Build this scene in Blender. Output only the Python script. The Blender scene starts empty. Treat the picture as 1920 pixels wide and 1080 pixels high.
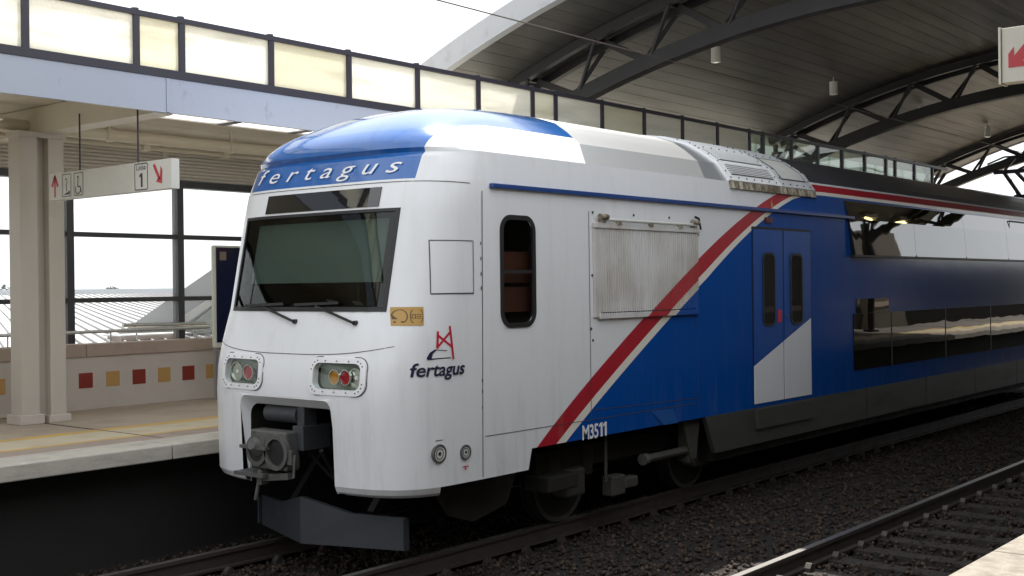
import bpy, math, random
import numpy as np
from mathutils import Vector, Matrix
random.seed(7)
rng = np.random.default_rng(11)
S = bpy.context.scene
C = S.collection
PI = math.pi

# ------------------------------------------------------------------ camera, sky, sun, exposure
cam = bpy.data.cameras.new('camera')
cam.sensor_width = 36.0
cam.lens = 2225.56 / 1920 * 36
cam.clip_start = 0.1
cam.clip_end = 6000
cam_o = bpy.data.objects.new('camera', cam)
C.objects.link(cam_o)
RT = Vector((0.636134, -0.771495, -0.011330))
DN = Vector((-0.008543, 0.007641, -0.999934))
FW = Vector((0.771531, 0.636189, -0.001730))
cm = Matrix((RT, -DN, -FW)).transposed().to_4x4()
cm.translation = Vector((0, 0, 2.45))
cam_o.matrix_world = cm
S.camera = cam_o

SUN = Vector((0.50, 0.36, 1.0)).normalized()
world = bpy.data.worlds.new('World')
S.world = world
world.use_nodes = True
wn = world.node_tree
wn.nodes.clear()
w_out = wn.nodes.new('ShaderNodeOutputWorld')
w_bg = wn.nodes.new('ShaderNodeBackground')
w_sky = wn.nodes.new('ShaderNodeTexSky')
w_sky.sky_type = 'NISHITA'
w_sky.sun_disc = False
w_sky.sun_elevation = math.asin(SUN.z)
w_sky.sun_rotation = math.atan2(SUN.x, SUN.y)
w_sky.air_density = 1.0
w_sky.dust_density = 3.0
w_tc = wn.nodes.new('ShaderNodeTexCoord')
w_noise = wn.nodes.new('ShaderNodeTexNoise')
w_noise.inputs['Scale'].default_value = 2.2
w_noise.inputs['Detail'].default_value = 6
w_noise.inputs['Roughness'].default_value = 0.55
w_ramp = wn.nodes.new('ShaderNodeValToRGB')
w_ramp.color_ramp.elements[0].position = 0.30
w_ramp.color_ramp.elements[0].color = (0.55, 0.55, 0.55, 1)
w_ramp.color_ramp.elements[1].position = 0.52
w_ramp.color_ramp.elements[1].color = (1, 1, 1, 1)
w_mix = wn.nodes.new('ShaderNodeMixRGB')
w_mix.inputs['Color2'].default_value = (8.6, 8.9, 9.2, 1)
wn.links.new(w_tc.outputs['Generated'], w_noise.inputs['Vector'])
wn.links.new(w_noise.outputs['Fac'], w_ramp.inputs['Fac'])
wn.links.new(w_ramp.outputs['Color'], w_mix.inputs['Fac'])
wn.links.new(w_sky.outputs['Color'], w_mix.inputs['Color1'])
wn.links.new(w_mix.outputs['Color'], w_bg.inputs['Color'])
wn.links.new(w_bg.outputs['Background'], w_out.inputs['Surface'])
w_bg.inputs['Strength'].default_value = 0.10

sun = bpy.data.lights.new('sun', 'SUN')
sun.energy = 4.8
sun.angle = math.radians(0.5)
sun.color = (1.0, 0.95, 0.86)
sun_o = bpy.data.objects.new('sun', sun)
C.objects.link(sun_o)
sun_o.rotation_euler = SUN.to_track_quat('Z', 'Y').to_euler()
sun_o.location = (0, 0, 30)

S.view_settings.view_transform = 'Standard'
S.view_settings.look = 'None'
S.view_settings.gamma = 1
S.view_settings.use_curve_mapping = False
S.view_settings.exposure = 0.85
S.render.engine = 'CYCLES'
S.cycles.max_bounces = 8
S.cycles.transparent_max_bounces = 12

# ------------------------------------------------------------------ materials
def lin(c):
    return tuple(c) + (1.0,)

class G:
    """little helper to write shader maths"""
    def __init__(s, nt): s.nt = nt
    def m(s, op, a, b=None, c=None, clamp=False):
        n = s.nt.nodes.new('ShaderNodeMath'); n.operation = op; n.use_clamp = clamp
        for i, v in enumerate((a, b, c)):
            if v is None: continue
            if isinstance(v, (int, float)): n.inputs[i].default_value = v
            else: s.nt.links.new(v, n.inputs[i])
        return n.outputs[0]
    def mix(s, f, a, b):
        n = s.nt.nodes.new('ShaderNodeMixRGB')
        for k, v in (('Fac', f), ('Color1', a), ('Color2', b)):
            if isinstance(v, (int, float)): n.inputs[k].default_value = v
            elif isinstance(v, tuple): n.inputs[k].default_value = lin(v)
            else: s.nt.links.new(v, n.inputs[k])
        return n.outputs[0]
    def gt(s, a, b): return s.m('GREATER_THAN', a, b)
    def lt(s, a, b): return s.m('LESS_THAN', a, b)
    def mul(s, a, b): return s.m('MULTIPLY', a, b)
    def add(s, a, b): return s.m('ADD', a, b)
    def sub(s, a, b): return s.m('SUBTRACT', a, b)
    def noise(s, vec, scale, detail=4, rough=0.6):
        n = s.nt.nodes.new('ShaderNodeTexNoise')
        n.inputs['Scale'].default_value = scale; n.inputs['Detail'].default_value = detail
        n.inputs['Roughness'].default_value = rough
        s.nt.links.new(vec, n.inputs['Vector'])
        return n.outputs['Fac']
    def scale(s, vec, k):
        n = s.nt.nodes.new('ShaderNodeMapping'); n.inputs['Scale'].default_value = k
        s.nt.links.new(vec, n.inputs['Vector'])
        return n.outputs[0]
    def ramp(s, f, lo, hi):
        n = s.nt.nodes.new('ShaderNodeMapRange')
        n.inputs['From Min'].default_value = lo; n.inputs['From Max'].default_value = hi
        s.nt.links.new(f, n.inputs['Value'])
        return n.outputs[0]

def base(name):
    m = bpy.data.materials.new(name); m.use_nodes = True
    nt = m.node_tree
    b = nt.nodes['Principled BSDF']
    return m, nt, b, G(nt)

def pos(nt):
    return nt.nodes.new('ShaderNodeNewGeometry').outputs['Position']

def mat(name, col, rough=0.6, metal=0.0, dirt=0.0, dcol=None, scale=1.5, stretch=(1, 1, 1), bump=0.0, bscale=60, lo=0.45, hi=0.75, coat=0.0, spec=None):
    """plain paint / concrete / metal with stains of their own"""
    m, nt, b, g = base(name)
    b.inputs['Base Color'].default_value = lin(col)
    b.inputs['Roughness'].default_value = rough
    b.inputs['Metallic'].default_value = metal
    if spec is not None: b.inputs['Specular IOR Level'].default_value = spec
    if coat: b.inputs['Coat Weight'].default_value = coat; b.inputs['Coat Roughness'].default_value = 0.08
    P_ = pos(nt)
    if dirt:
        f = g.noise(g.scale(P_, stretch), scale, 6, 0.65)
        f = g.mul(g.ramp(f, lo, hi), dirt)
        nt.links.new(g.mix(f, col, dcol or tuple(x * 0.35 for x in col)), b.inputs['Base Color'])
        r = g.add(g.mul(f, 0.25), rough)
        nt.links.new(r, b.inputs['Roughness'])
    if bump:
        bn = nt.nodes.new('ShaderNodeBump'); bn.inputs['Strength'].default_value = bump; bn.inputs['Distance'].default_value = 0.02
        nt.links.new(g.noise(P_, bscale, 5, 0.6), bn.inputs['Height'])
        nt.links.new(bn.outputs[0], b.inputs['Normal'])
    return m

def glass(name, tint, refl=1.0, rough=0.01, ior=1.5, veil=0.0, wav=0.0):
    m = bpy.data.materials.new(name); m.use_nodes = True
    nt = m.node_tree; nt.nodes.clear(); g = G(nt)
    out = nt.nodes.new('ShaderNodeOutputMaterial')
    tr = nt.nodes.new('ShaderNodeBsdfTransparent'); tr.inputs['Color'].default_value = lin(tint)
    gl = nt.nodes.new('ShaderNodeBsdfGlossy'); gl.inputs['Roughness'].default_value = rough
    fr = nt.nodes.new('ShaderNodeLayerWeight'); fr.inputs['Blend'].default_value = .5
    f0 = ((ior - 1) / (ior + 1)) ** 2
    mx = nt.nodes.new('ShaderNodeMixShader')
    sch = g.add(g.mul(g.m('POWER', fr.outputs['Facing'], 5.0), 1 - f0), f0)
    nt.links.new(g.m('MULTIPLY', sch, refl, clamp=True), mx.inputs[0])
    src = tr.outputs[0]
    if veil:
        df = nt.nodes.new('ShaderNodeBsdfTranslucent'); df.inputs['Color'].default_value = (.8, .82, .82, 1)
        m2 = nt.nodes.new('ShaderNodeMixShader'); m2.inputs[0].default_value = veil
        nt.links.new(tr.outputs[0], m2.inputs[1]); nt.links.new(df.outputs[0], m2.inputs[2]); src = m2.outputs[0]
    nt.links.new(src, mx.inputs[1]); nt.links.new(gl.outputs[0], mx.inputs[2])
    if wav:
        bn = nt.nodes.new('ShaderNodeBump'); bn.inputs['Strength'].default_value = wav; bn.inputs['Distance'].default_value = 0.03
        nt.links.new(g.noise(pos(nt), 1.6, 1, 0.4), bn.inputs['Height'])
        nt.links.new(bn.outputs[0], gl.inputs['Normal']); nt.links.new(bn.outputs[0], fr.inputs['Normal'])
    nt.links.new(mx.outputs[0], out.inputs['Surface'])
    return m

M = {}
M['white_paint'] = mat('white_paint', (.74, .75, .77), .38, dirt=.12, dcol=(.42, .40, .36), scale=2.2, coat=.25)
M['trim_white'] = mat('trim_white', (.78, .78, .80), .35)
M['blue_paint'] = mat('blue_paint', (.006, .045, .20), .32, coat=.4)
M['light_blue'] = mat('light_blue', (.012, .09, .33), .4)
M['black'] = mat('black_rubber', (.012, .012, .013), .5)
M['blackgloss'] = mat('black_gloss', (.008, .008, .009), .12)
M['dark_glass'] = mat('dark_window_glass', (.006, .007, .007), .03, spec=1.0)
M['dark_steel'] = mat('dark_grey_steel', (.035, .037, .040), .5, dirt=.5, dcol=(.02, .018, .016), scale=4)
M['under'] = mat('underframe_grime', (.014, .012, .010), .75, dirt=.8, dcol=(.012, .010, .008), scale=5)
M['under_light'] = mat('underframe_grey', (.055, .053, .045), .6, dirt=.7, dcol=(.04, .035, .028), scale=7)
M['plough'] = mat('plough_grey', (.042, .047, .058), .55, dirt=.6, dcol=(.03, .03, .03), scale=3)
M['skirt'] = mat('skirt_grey', (.046, .048, .040), .55, dirt=.5, dcol=(.03, .028, .024), scale=2, stretch=(.4, 1, 2))
M['alu'] = mat('aluminium', (.88, .89, .90), .38, metal=.1, dirt=.25, dcol=(.5, .5, .5), scale=3)  # lightened in colour to stand in for sun on the louvre panel
M['alu_dull'] = mat('dull_aluminium', (.62, .64, .66), .5, metal=.15, dirt=.5, dcol=(.34, .34, .31), scale=4)
M['ivory'] = mat('ivory_panel', (.60, .61, .57), .5, dirt=.4, dcol=(.42, .43, .38), scale=6)
M['stained'] = mat('stained_strip', (.46, .42, .33), .6, dirt=.95, dcol=(.10, .075, .045), scale=9, stretch=(2, 1, .6), lo=.38, hi=.6)
M['coupler'] = mat('coupler_metal', (.115, .115, .11), .5, metal=.2, dirt=.8, dcol=(.06, .05, .045), scale=9)
M['coupler_dark'] = mat('coupler_dark', (.045, .048, .055), .5, dirt=.6, dcol=(.03, .03, .03), scale=6)
M['navy'] = mat('navy_print', (.010, .012, .045), .4)
M['red_print'] = mat('red_print', (.50, .012, .035), .4)
M['ochre'] = mat('ochre_sticker', (.46, .27, .07), .45)
M['ochre_dark'] = mat('ochre_sticker_print', (.10, .055, .015), .5)
M['reflector'] = mat('lamp_reflector', (.62, .66, .62), .18, metal=.9)
M['lamp_box'] = mat('lamp_housing', (.20, .23, .19), .4, metal=.3)
M['lamp_red'] = mat('red_lamp', (.36, .008, .02), .15)
M['lamp_amber'] = mat('amber_lamp', (.50, .20, .01), .15)
M['seat'] = mat('cab_seat_cloth', (.13, .04, .022), .8, dirt=.6, dcol=(.05, .018, .010), scale=5)
M['blind'] = mat('cab_blind', (.42, .46, .43), .8)
M['cab'] = mat('cab_trim', (.030, .030, .030), .6)
M['paper'] = mat('paper', (.8, .8, .8), .8)
M['rail'] = mat('rail_steel', (.055, .045, .042), .55, dirt=.8, dcol=(.05, .028, .02), scale=6)
M['rail_top'] = mat('rail_running_face', (.52, .50, .48), .32, metal=.9)
M['sleeper'] = mat('dark_sleeper', (.026, .022, .019), .85, dirt=.7, dcol=(.02, .018, .016), scale=5, bump=.4)
M['ballast'] = mat('ballast_ground', (.014, .010, .0085), .95, dirt=.8, dcol=(.012, .010, .009), scale=3, bump=.8, bscale=22)
M['terrain'] = mat('far_ground', (.16, .17, .10), .95, dirt=.6, dcol=(.10, .11, .05), scale=.02)
M['concrete'] = mat('platform_concrete', (.43, .36, .28), .8, dirt=.6, dcol=(.29, .23, .18), scale=1.3, bump=.15, bscale=90)
M['wall_black'] = mat('shade_toned_cladding', (.016, .015, .014), .9, spec=.05)  # black copy of the cladding; shade put into colour where sun would hit
M['coping_sun_toned'] = mat('near_coping', (.30, .275, .235), .85, dirt=.8, dcol=(.17, .15, .13), scale=9, bump=.4, bscale=70, lo=.4, hi=.7)  # darker coping copy, colour lowered for the sunlit edge; stains its own
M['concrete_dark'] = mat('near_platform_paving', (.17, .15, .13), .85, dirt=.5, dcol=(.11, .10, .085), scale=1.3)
M['coping'] = mat('coping_concrete', (.50, .47, .41), .8, dirt=.65, dcol=(.30, .27, .24), scale=3.5, stretch=(1, 1, 3), bump=.25, bscale=50)
M['band'] = mat('platform_grey_band', (.35, .28, .23), .85, dirt=.5, dcol=(.25, .20, .16), scale=3)
M['cream_band'] = mat('platform_cream_band', (.57, .50, .36), .8, dirt=.6, dcol=(.40, .33, .22), scale=2.5)
M['yellow_line'] = mat('worn_yellow_line', (.62, .40, .09), .8, dirt=.8, dcol=(.45, .34, .18), scale=4)
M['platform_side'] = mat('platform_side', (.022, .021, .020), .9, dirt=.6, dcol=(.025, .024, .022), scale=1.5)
M['joint'] = mat('floor_joint', (.16, .13, .10), .9)
M['render_wall'] = mat('cream_wall', (.56, .51, .46), .75, dirt=.4, dcol=(.43, .38, .33), scale=1.6, bump=.06)
M['wall_dark'] = mat('brown_cladding', (.10, .082, .060), .6, dirt=.4, dcol=(.06, .05, .04), scale=1)
M['cap'] = mat('wall_cap_stone', (.42, .33, .27), .65, dirt=.45, dcol=(.30, .22, .17), scale=4)
M['tile_red'] = mat('red_tile', (.24, .030, .018), .4, dirt=.3, dcol=(.16, .02, .015), scale=12)
M['tile_tan'] = mat('tan_tile', (.50, .30, .10), .4, dirt=.3, dcol=(.42, .24, .09), scale=12)
M['pillar'] = mat('pillar_paint', (.53, .49, .43), .6, dirt=.35, dcol=(.40, .35, .28), scale=1.2, stretch=(1, 1, .4))
M['beam'] = mat('canopy_beam', (.72, .67, .57), .6, dirt=.3, dcol=(.46, .40, .31), scale=1)
M['fascia'] = mat('fascia_blue_white', (.43, .462, .54), .4, dirt=.75, dcol=(.22, .21, .22), scale=5, stretch=(1.6, 1, .8), lo=.60, hi=.80)
M['arch_fascia'] = mat('arch_fascia', (.36, .375, .41), .6, dirt=.6, dcol=(.22, .22, .23), scale=3, lo=.55, hi=.8, spec=.2)
M['frame'] = mat('dark_frame', (.040, .036, .050), .45)
M['mullion'] = mat('mullion_grey', (.045, .046, .050), .5)
M['ribbed'] = mat('ribbed_panel', (.62, .58, .50), .6, dirt=.35, dcol=(.35, .32, .26), scale=1.2, stretch=(.3, 1, 3))
M['pipe'] = mat('cream_pipe', (.62, .56, .43), .5, dirt=.3, dcol=(.5, .42, .30), scale=2)
M['sign'] = mat('sign_white', (.66, .65, .60), .5, dirt=.25, dcol=(.52, .50, .45), scale=3)
M['sign_red'] = mat('sign_red', (.52, .045, .06), .5)
M['sign_black'] = mat('sign_black', (.03, .03, .03), .5)
M['steel_rail'] = mat('handrail_steel', (.52, .53, .52), .32, metal=.8)
M['truss'] = mat('truss_paint', (.010, .010, .014), .55, dirt=.3, dcol=(.016, .015, .014), scale=2)
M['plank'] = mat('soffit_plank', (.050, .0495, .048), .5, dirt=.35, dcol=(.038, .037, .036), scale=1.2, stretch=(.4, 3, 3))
M['lamp_white'] = mat('pendant_white', (.72, .72, .70), .5)
M['rib'] = mat('roof_rib', (.30, .28, .29), .7)
M['white_roof'] = mat('white_roof', (.56, .56, .56), .5, dirt=.25, dcol=(.6, .6, .58), scale=.8)
M['grey_roof'] = mat('grey_roof', (.40, .42, .45), .55, dirt=.3, dcol=(.32, .34, .36), scale=1)
M['green_grey'] = mat('green_grey_cladding', (.34, .37, .35), .6, dirt=.4, dcol=(.11, .12, .11), scale=2)
M['leaf'] = mat('leaf', (.10, .12, .09), .9)
M['bark'] = mat('bark', (.08, .06, .045), .9)
M['poster'] = mat('poster_dark', (.012, .014, .035), .12)
M['poster_note'] = mat('poster_note', (.22, .17, .12), .6)
M['display_frame'] = mat('display_frame', (.62, .64, .55), .4)
M['wire'] = mat('copper_wire', (.10, .08, .07), .5, metal=.5)
M['bolt'] = mat('bolt_dark', (.06, .06, .065), .5)
M['purple_steel'] = mat('panto_steel', (.06, .055, .08), .5, metal=.2)
M['insulator'] = mat('insulator', (.16, .06, .04), .3)

M['windshield'] = glass('windshield_glass', (.58, .63, .61), refl=.9, ior=1.5)
M['cab_window'] = glass('cab_window_glass', (.80, .80, .78), refl=1.2, ior=1.5)
M['lens'] = glass('lamp_lens', (.90, .94, .90), refl=1.0, ior=1.45)
M['pane'] = glass('window_pane', (.97, .98, .98), refl=.25, ior=1.45, veil=.06)  # white veil stands in for haze beyond the window, built into the glass
M['screen_glass'] = glass('screen_glass', (.80, .86, .82), refl=1.0, ior=1.5, veil=.05)

def translucent(name, col, dcol):
    m = bpy.data.materials.new(name); m.use_nodes = True
    nt = m.node_tree; nt.nodes.clear(); g = G(nt)
    out = nt.nodes.new('ShaderNodeOutputMaterial')
    P_ = pos(nt)
    f = g.ramp(g.noise(g.scale(P_, (.5, 1, 1.5)), 1.6, 4), .35, .75)
    oi = nt.nodes.new('ShaderNodeObjectInfo')
    c = g.mix(f, col, dcol)
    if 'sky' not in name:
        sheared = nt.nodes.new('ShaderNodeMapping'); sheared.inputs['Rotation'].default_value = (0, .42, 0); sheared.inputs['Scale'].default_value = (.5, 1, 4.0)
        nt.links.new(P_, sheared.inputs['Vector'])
        st = g.ramp(g.noise(sheared.outputs[0], 1.7, 4), .50, .72)  # diagonal shadow streaks of the backlit panels, painted into their colour
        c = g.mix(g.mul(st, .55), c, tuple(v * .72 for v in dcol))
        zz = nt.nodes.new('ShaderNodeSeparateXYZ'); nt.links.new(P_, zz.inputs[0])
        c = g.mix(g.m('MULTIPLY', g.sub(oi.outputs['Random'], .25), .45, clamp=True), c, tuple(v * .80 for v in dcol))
    a = nt.nodes.new('ShaderNodeBsdfTranslucent'); b = nt.nodes.new('ShaderNodeBsdfDiffuse')
    nt.links.new(c, a.inputs['Color']); nt.links.new(c, b.inputs['Color'])
    mx = nt.nodes.new('ShaderNodeMixShader'); mx.inputs[0].default_value = .12
    nt.links.new(a.outputs[0], mx.inputs[1]); nt.links.new(b.outputs[0], mx.inputs[2])
    bn = nt.nodes.new('ShaderNodeBump'); bn.inputs['Strength'].default_value = .3; bn.inputs['Distance'].default_value = .01
    wv = nt.nodes.new('ShaderNodeTexWave'); wv.bands_direction = 'X'; wv.inputs['Scale'].default_value = 12
    nt.links.new(P_, wv.inputs['Vector']); nt.links.new(wv.outputs['Fac'], bn.inputs['Height'])
    nt.links.new(bn.outputs[0], a.inputs['Normal'])
    nt.links.new(mx.outputs[0], out.inputs['Surface'])
    return m
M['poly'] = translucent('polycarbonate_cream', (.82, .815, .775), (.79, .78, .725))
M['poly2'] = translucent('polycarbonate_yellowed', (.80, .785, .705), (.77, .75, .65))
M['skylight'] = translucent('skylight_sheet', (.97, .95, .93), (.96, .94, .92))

# window glass of the saloon: black tinted, mirror-like, each pane a little wavy
def saloon_glass(name, ior):
    m, nt, b, g = base(name)
    b.inputs['Base Color'].default_value = (.010, .009, .006, 1)
    b.inputs['Roughness'].default_value = .015
    b.inputs['IOR'].default_value = ior
    bn = nt.nodes.new('ShaderNodeBump'); bn.inputs['Strength'].default_value = .20; bn.inputs['Distance'].default_value = .010
    nt.links.new(g.noise(g.scale(pos(nt), (1, 1, 1.4)), 1.5, 1, .4), bn.inputs['Height'])
    nt.links.new(bn.outputs[0], b.inputs['Normal'])
    return m
M['saloon'] = saloon_glass('saloon_glass', 2.1)
M['saloon_low'] = saloon_glass('saloon_glass_lower', 1.5)
lt = bpy.data.materials.new('lit_tube'); lt.use_nodes = True
lt.node_tree.nodes['Principled BSDF'].inputs['Emission Color'].default_value = (1, .86, .35, 1)
lt.node_tree.nodes['Principled BSDF'].inputs['Emission Strength'].default_value = 6
M['lit_tube'] = lt

# the livery of the carriage, from where a point lies on it
EDGE = [0.0002668158344962123, -0.0012824988367835298, -0.008017720897457867, -0.0287077076579718, 0.5369348382944076, 2.6832277002097826]
TOFF = (7.1, 8.62, -0.07)

def livery(name, doors=False):
    m, nt, b, g = base(name)
    P_ = pos(nt)
    sp = nt.nodes.new('ShaderNodeSeparateXYZ'); nt.links.new(P_, sp.inputs[0])
    x, y, z = sp.outputs
    WHITE = (.74, .75, .77); RED = (.40, .012, .026); BLUE = (.003, .066, .31); STRIPE = (.78, .74, .66)
    xc = g.sub(g.m('MINIMUM', g.m('MAXIMUM', x, 8.5), 15.5), 12.0)
    e = EDGE[0]
    for k in EDGE[1:]:
        e = g.add(g.mul(xc, e), k)
    width = nt.nodes.new('ShaderNodeMapRange'); width.inputs[1].default_value = 12.3; width.inputs[2].default_value = 14.6
    width.inputs[3].default_value = .325; width.inputs[4].default_value = .155
    nt.links.new(x, width.inputs[0])
    t = g.m('DIVIDE', g.sub(e, z), width.outputs[0])
    t = g.mul(t, g.gt(x, 9.02))
    col = g.mix(g.gt(t, 0.0), WHITE, RED)
    col = g.mix(g.gt(t, .68), col, STRIPE)
    col = g.mix(g.gt(t, 1.0), col, BLUE)
    if doors:
        # white wedge at the foot of the doors
        zl = g.add(g.mul(g.sub(x, 13.45), .345), 1.42)
        col = g.mix(g.lt(z, zl), BLUE, (.74, .76, .80))
    ay = g.m('ABSOLUTE', g.sub(y, 8.62))
    if not doors:
        cut = g.add(g.mul(g.sub(z, 3.7), .55), 9.92)       # where the nose cone ends on the roof
        nose = g.mul(g.mul(g.gt(z, 3.43), g.lt(ay, 1.165)), g.lt(x, cut))
        col = g.mix(nose, col, (.006, .105, .38))
        grey = g.mul(g.mul(g.gt(z, 3.70), g.gt(x, cut)), g.lt(x, 15.25))
        col = g.mix(grey, col, (.46, .475, .49))
        dark = g.mul(g.gt(z, 3.845), g.gt(x, 15.25))
        col = g.mix(dark, col, (.055, .055, .066))
    # road grime: faint vertical runs and a dusty lower body
    gr = g.ramp(g.noise(g.scale(P_, (3, 3, .35)), 2.0, 6, .7), .5, .85)
    lowz = g.m('MULTIPLY', g.sub(1.7, z), .9, clamp=True)
    gf = g.m('MULTIPLY', gr, g.mul(g.add(g.mul(lowz, .42), .17), g.sub(1.0, g.mul(g.gt(t, 1.0), .7))), clamp=True)
    col = g.mix(gf, col, (.30, .27, .22))
    geo = nt.nodes.new('ShaderNodeNewGeometry')
    col = g.mix(geo.outputs['Backfacing'], col, (.035, .035, .035))
    nt.links.new(col, b.inputs['Base Color'])
    b.inputs['Roughness'].default_value = .36
    b.inputs['Coat Weight'].default_value = .30
    b.inputs['Coat Roughness'].default_value = .11
    nt.links.new(g.sub(.42, g.mul(g.gt(t, 1.0), .24)), b.inputs['Specular IOR Level'])
    if not doors:
        bluem = g.gt(t, 1.0)
        nt.links.new(g.add(g.add(g.mul(nose, -.20), g.mul(bluem, -.22)), .36), b.inputs['Roughness'])
        nt.links.new(g.add(g.add(g.mul(nose, .7), .25), g.mul(bluem, -.20)), b.inputs['Coat Weight'])
        nt.links.new(g.mul(grey, .55), b.inputs['Metallic'])
    bn = nt.nodes.new('ShaderNodeBump'); bn.inputs['Strength'].default_value = .06; bn.inputs['Distance'].default_value = .02
    nt.links.new(g.noise(P_, 1.8, 2, .5), bn.inputs['Height'])
    nt.links.new(bn.outputs[0], b.inputs['Normal']); nt.links.new(bn.outputs[0], b.inputs['Coat Normal'])
    return m
M['livery'] = livery('train_livery')
M['door_livery'] = livery('door_livery', True)

def shutter_mat():
    m = livery('shutter_livery')
    nt = m.node_tree; b = nt.nodes['Principled BSDF']; g = G(nt)
    old = b.inputs['Base Color'].links[0].from_socket
    P_ = pos(nt)
    st = g.ramp(g.noise(g.scale(P_, (14, 1, .5)), 1.5, 6, .75), .48, .72)
    br = g.ramp(g.noise(P_, 1.6, 3, .5), .35, .7)
    sc_ = nt.nodes.new('ShaderNodeSeparateColor'); nt.links.new(old, sc_.inputs[0])
    wm = g.add(g.mul(g.gt(sc_.outputs['Blue'], .45), .9), .1)
    c = g.mix(g.mul(g.mul(st, wm), g.add(g.mul(br, .55), .15)), old, (.20, .16, .11))
    c = g.mix(g.mul(g.add(g.mul(br, .45), .25), wm), c, (.36, .31, .24))
    nt.links.new(c, b.inputs['Base Color'])
    b.inputs['Roughness'].default_value = .6; b.inputs['Coat Weight'].default_value = 0
    return m
M['shutter'] = shutter_mat()

# ------------------------------------------------------------------ mesh helpers
ORG = {}

class MB:
    def __init__(s): s.v = []; s.f = []
    def add(s, vs, fs):
        n = len(s.v); s.v += [tuple(map(float, p)) for p in vs]; s.f += [tuple(i + n for i in f) for f in fs]; return s
    def box(s, x0, x1, y0, y1, z0, z1):
        return s.add([(x0, y0, z0), (x1, y0, z0), (x1, y1, z0), (x0, y1, z0), (x0, y0, z1), (x1, y0, z1), (x1, y1, z1), (x0, y1, z1)],
                     [(3, 2, 1, 0), (4, 5, 6, 7), (0, 1, 5, 4), (1, 2, 6, 5), (2, 3, 7, 6), (3, 0, 4, 7)])
    def bar(s, p0, p1, w, h, up=(0, 0, 1)):
        p0 = Vector(p0); p1 = Vector(p1); d = (p1 - p0).normalized(); u = Vector(up)
        if abs(d.dot(u)) > .98: u = Vector((1, 0, 0))
        a = d.cross(u).normalized(); b = a.cross(d).normalized()
        vs = []
        for p in (p0, p1):
            for i, j in ((-1, -1), (1, -1), (1, 1), (-1, 1)):
                vs.append(p + a * i * w / 2 + b * j * h / 2)
        return s.add(vs, [(3, 2, 1, 0), (4, 5, 6, 7), (0, 1, 5, 4), (1, 2, 6, 5), (2, 3, 7, 6), (3, 0, 4, 7)])
    def tube(s, p0, p1, r, n=10, r1=None, caps=True):
        p0 = Vector(p0); p1 = Vector(p1); d = (p1 - p0).normalized()
        u = Vector((0, 0, 1)) if abs(d.z) < .95 else Vector((1, 0, 0))
        a = d.cross(u).normalized(); b = a.cross(d).normalized(); r1 = r if r1 is None else r1
        vs = []
        for p, rr in ((p0, r), (p1, r1)):
            for k in range(n):
                t = 2 * PI * k / n; vs.append(p + (a * math.cos(t) + b * math.sin(t)) * rr)
        fs = [(k, (k + 1) % n, n + (k + 1) % n, n + k) for k in range(n)]
        if caps: fs += [tuple(range(n - 1, -1, -1)), tuple(range(n, 2 * n))]
        return s.add(vs, fs)
    def ring(s, c, axis, r0, r1, depth, n=20):
        """flat ring, thickness depth along axis"""
        c = Vector(c); d = Vector(axis).normalized(); u = Vector((0, 0, 1)) if abs(d.z) < .95 else Vector((1, 0, 0))
        a = d.cross(u).normalized(); b = a.cross(d).normalized()
        vs = []
        for off, rr in ((0, r1), (depth, r1), (depth, r0), (0, r0)):
            for k in range(n):
                t = 2 * PI * k / n; vs.append(c + d * off + (a * math.cos(t) + b * math.sin(t)) * rr)
        fs = []
        for q in range(4):
            q2 = (q + 1) % 4
            fs += [(q * n + k, q * n + (k + 1) % n, q2 * n + (k + 1) % n, q2 * n + k) for k in range(n)]
        return s.add(vs, fs)
    def prism(s, poly, f0, f1):
        """poly 2-d points; f0, f1 map a 2-d point to the two end faces"""
        n = len(poly)
        vs = [f0(*p) for p in poly] + [f1(*p) for p in poly]
        return s.add(vs, [tuple(range(n - 1, -1, -1)), tuple(range(n, 2 * n))] + [(k, (k + 1) % n, n + (k + 1) % n, n + k) for k in range(n)])
    def build(s, name, material, parent=None, smooth=False, angle=30, bevel=0, origin=None):
        v = np.array(s.v)
        lo, hi = v.min(0), v.max(0)
        o_ = np.array([(lo[0] + hi[0]) / 2, (lo[1] + hi[1]) / 2, lo[2]]) if origin is None else np.array(origin, float)
        me = bpy.data.meshes.new(name)
        me.from_pydata((v - o_).tolist(), [], s.f)
        me.materials.append(M[material] if isinstance(material, str) else material)
        if smooth:
            me.shade_smooth()
            me.set_sharp_from_angle(angle=math.radians(angle))
        o = bpy.data.objects.new(name, me)
        C.objects.link(o)
        ORG[o.name] = o_
        if parent is not None:
            o.parent = parent; o.location = Vector((o_ - ORG[parent.name]).tolist())
        else:
            o.location = Vector(o_.tolist())
        if bevel:
            b = o.modifiers.new('bevel', 'BEVEL'); b.width = bevel; b.segments = 2; b.limit_method = 'ANGLE'
        return o

def empty(name, loc):
    o = bpy.data.objects.new(name, None); o.empty_display_size = .2
    C.objects.link(o); o.location = loc; ORG[o.name] = np.array(loc, float)
    return o

def tag(o, label=None, cat=None, group=None, kind=None):
    if label: o['label'] = label
    if cat: o['category'] = cat
    if group: o['group'] = group
    if kind: o['kind'] = kind
    return o

def copy_tree(o, parent=None, shift=(0, 0, 0)):
    c = o.copy(); C.objects.link(c)
    if parent is None:
        c.location = o.location + Vector(shift)
        for k in ('label', 'category', 'group'):
            pass
    else:
        c.parent = parent
    for ch in list(o.children):
        copy_tree(ch, c)
    return c

def struct(name, mb, material, label=None, **k):
    o = mb.build(name, material, **k); o['kind'] = 'structure'
    if label: o['label'] = label
    return o

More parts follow.
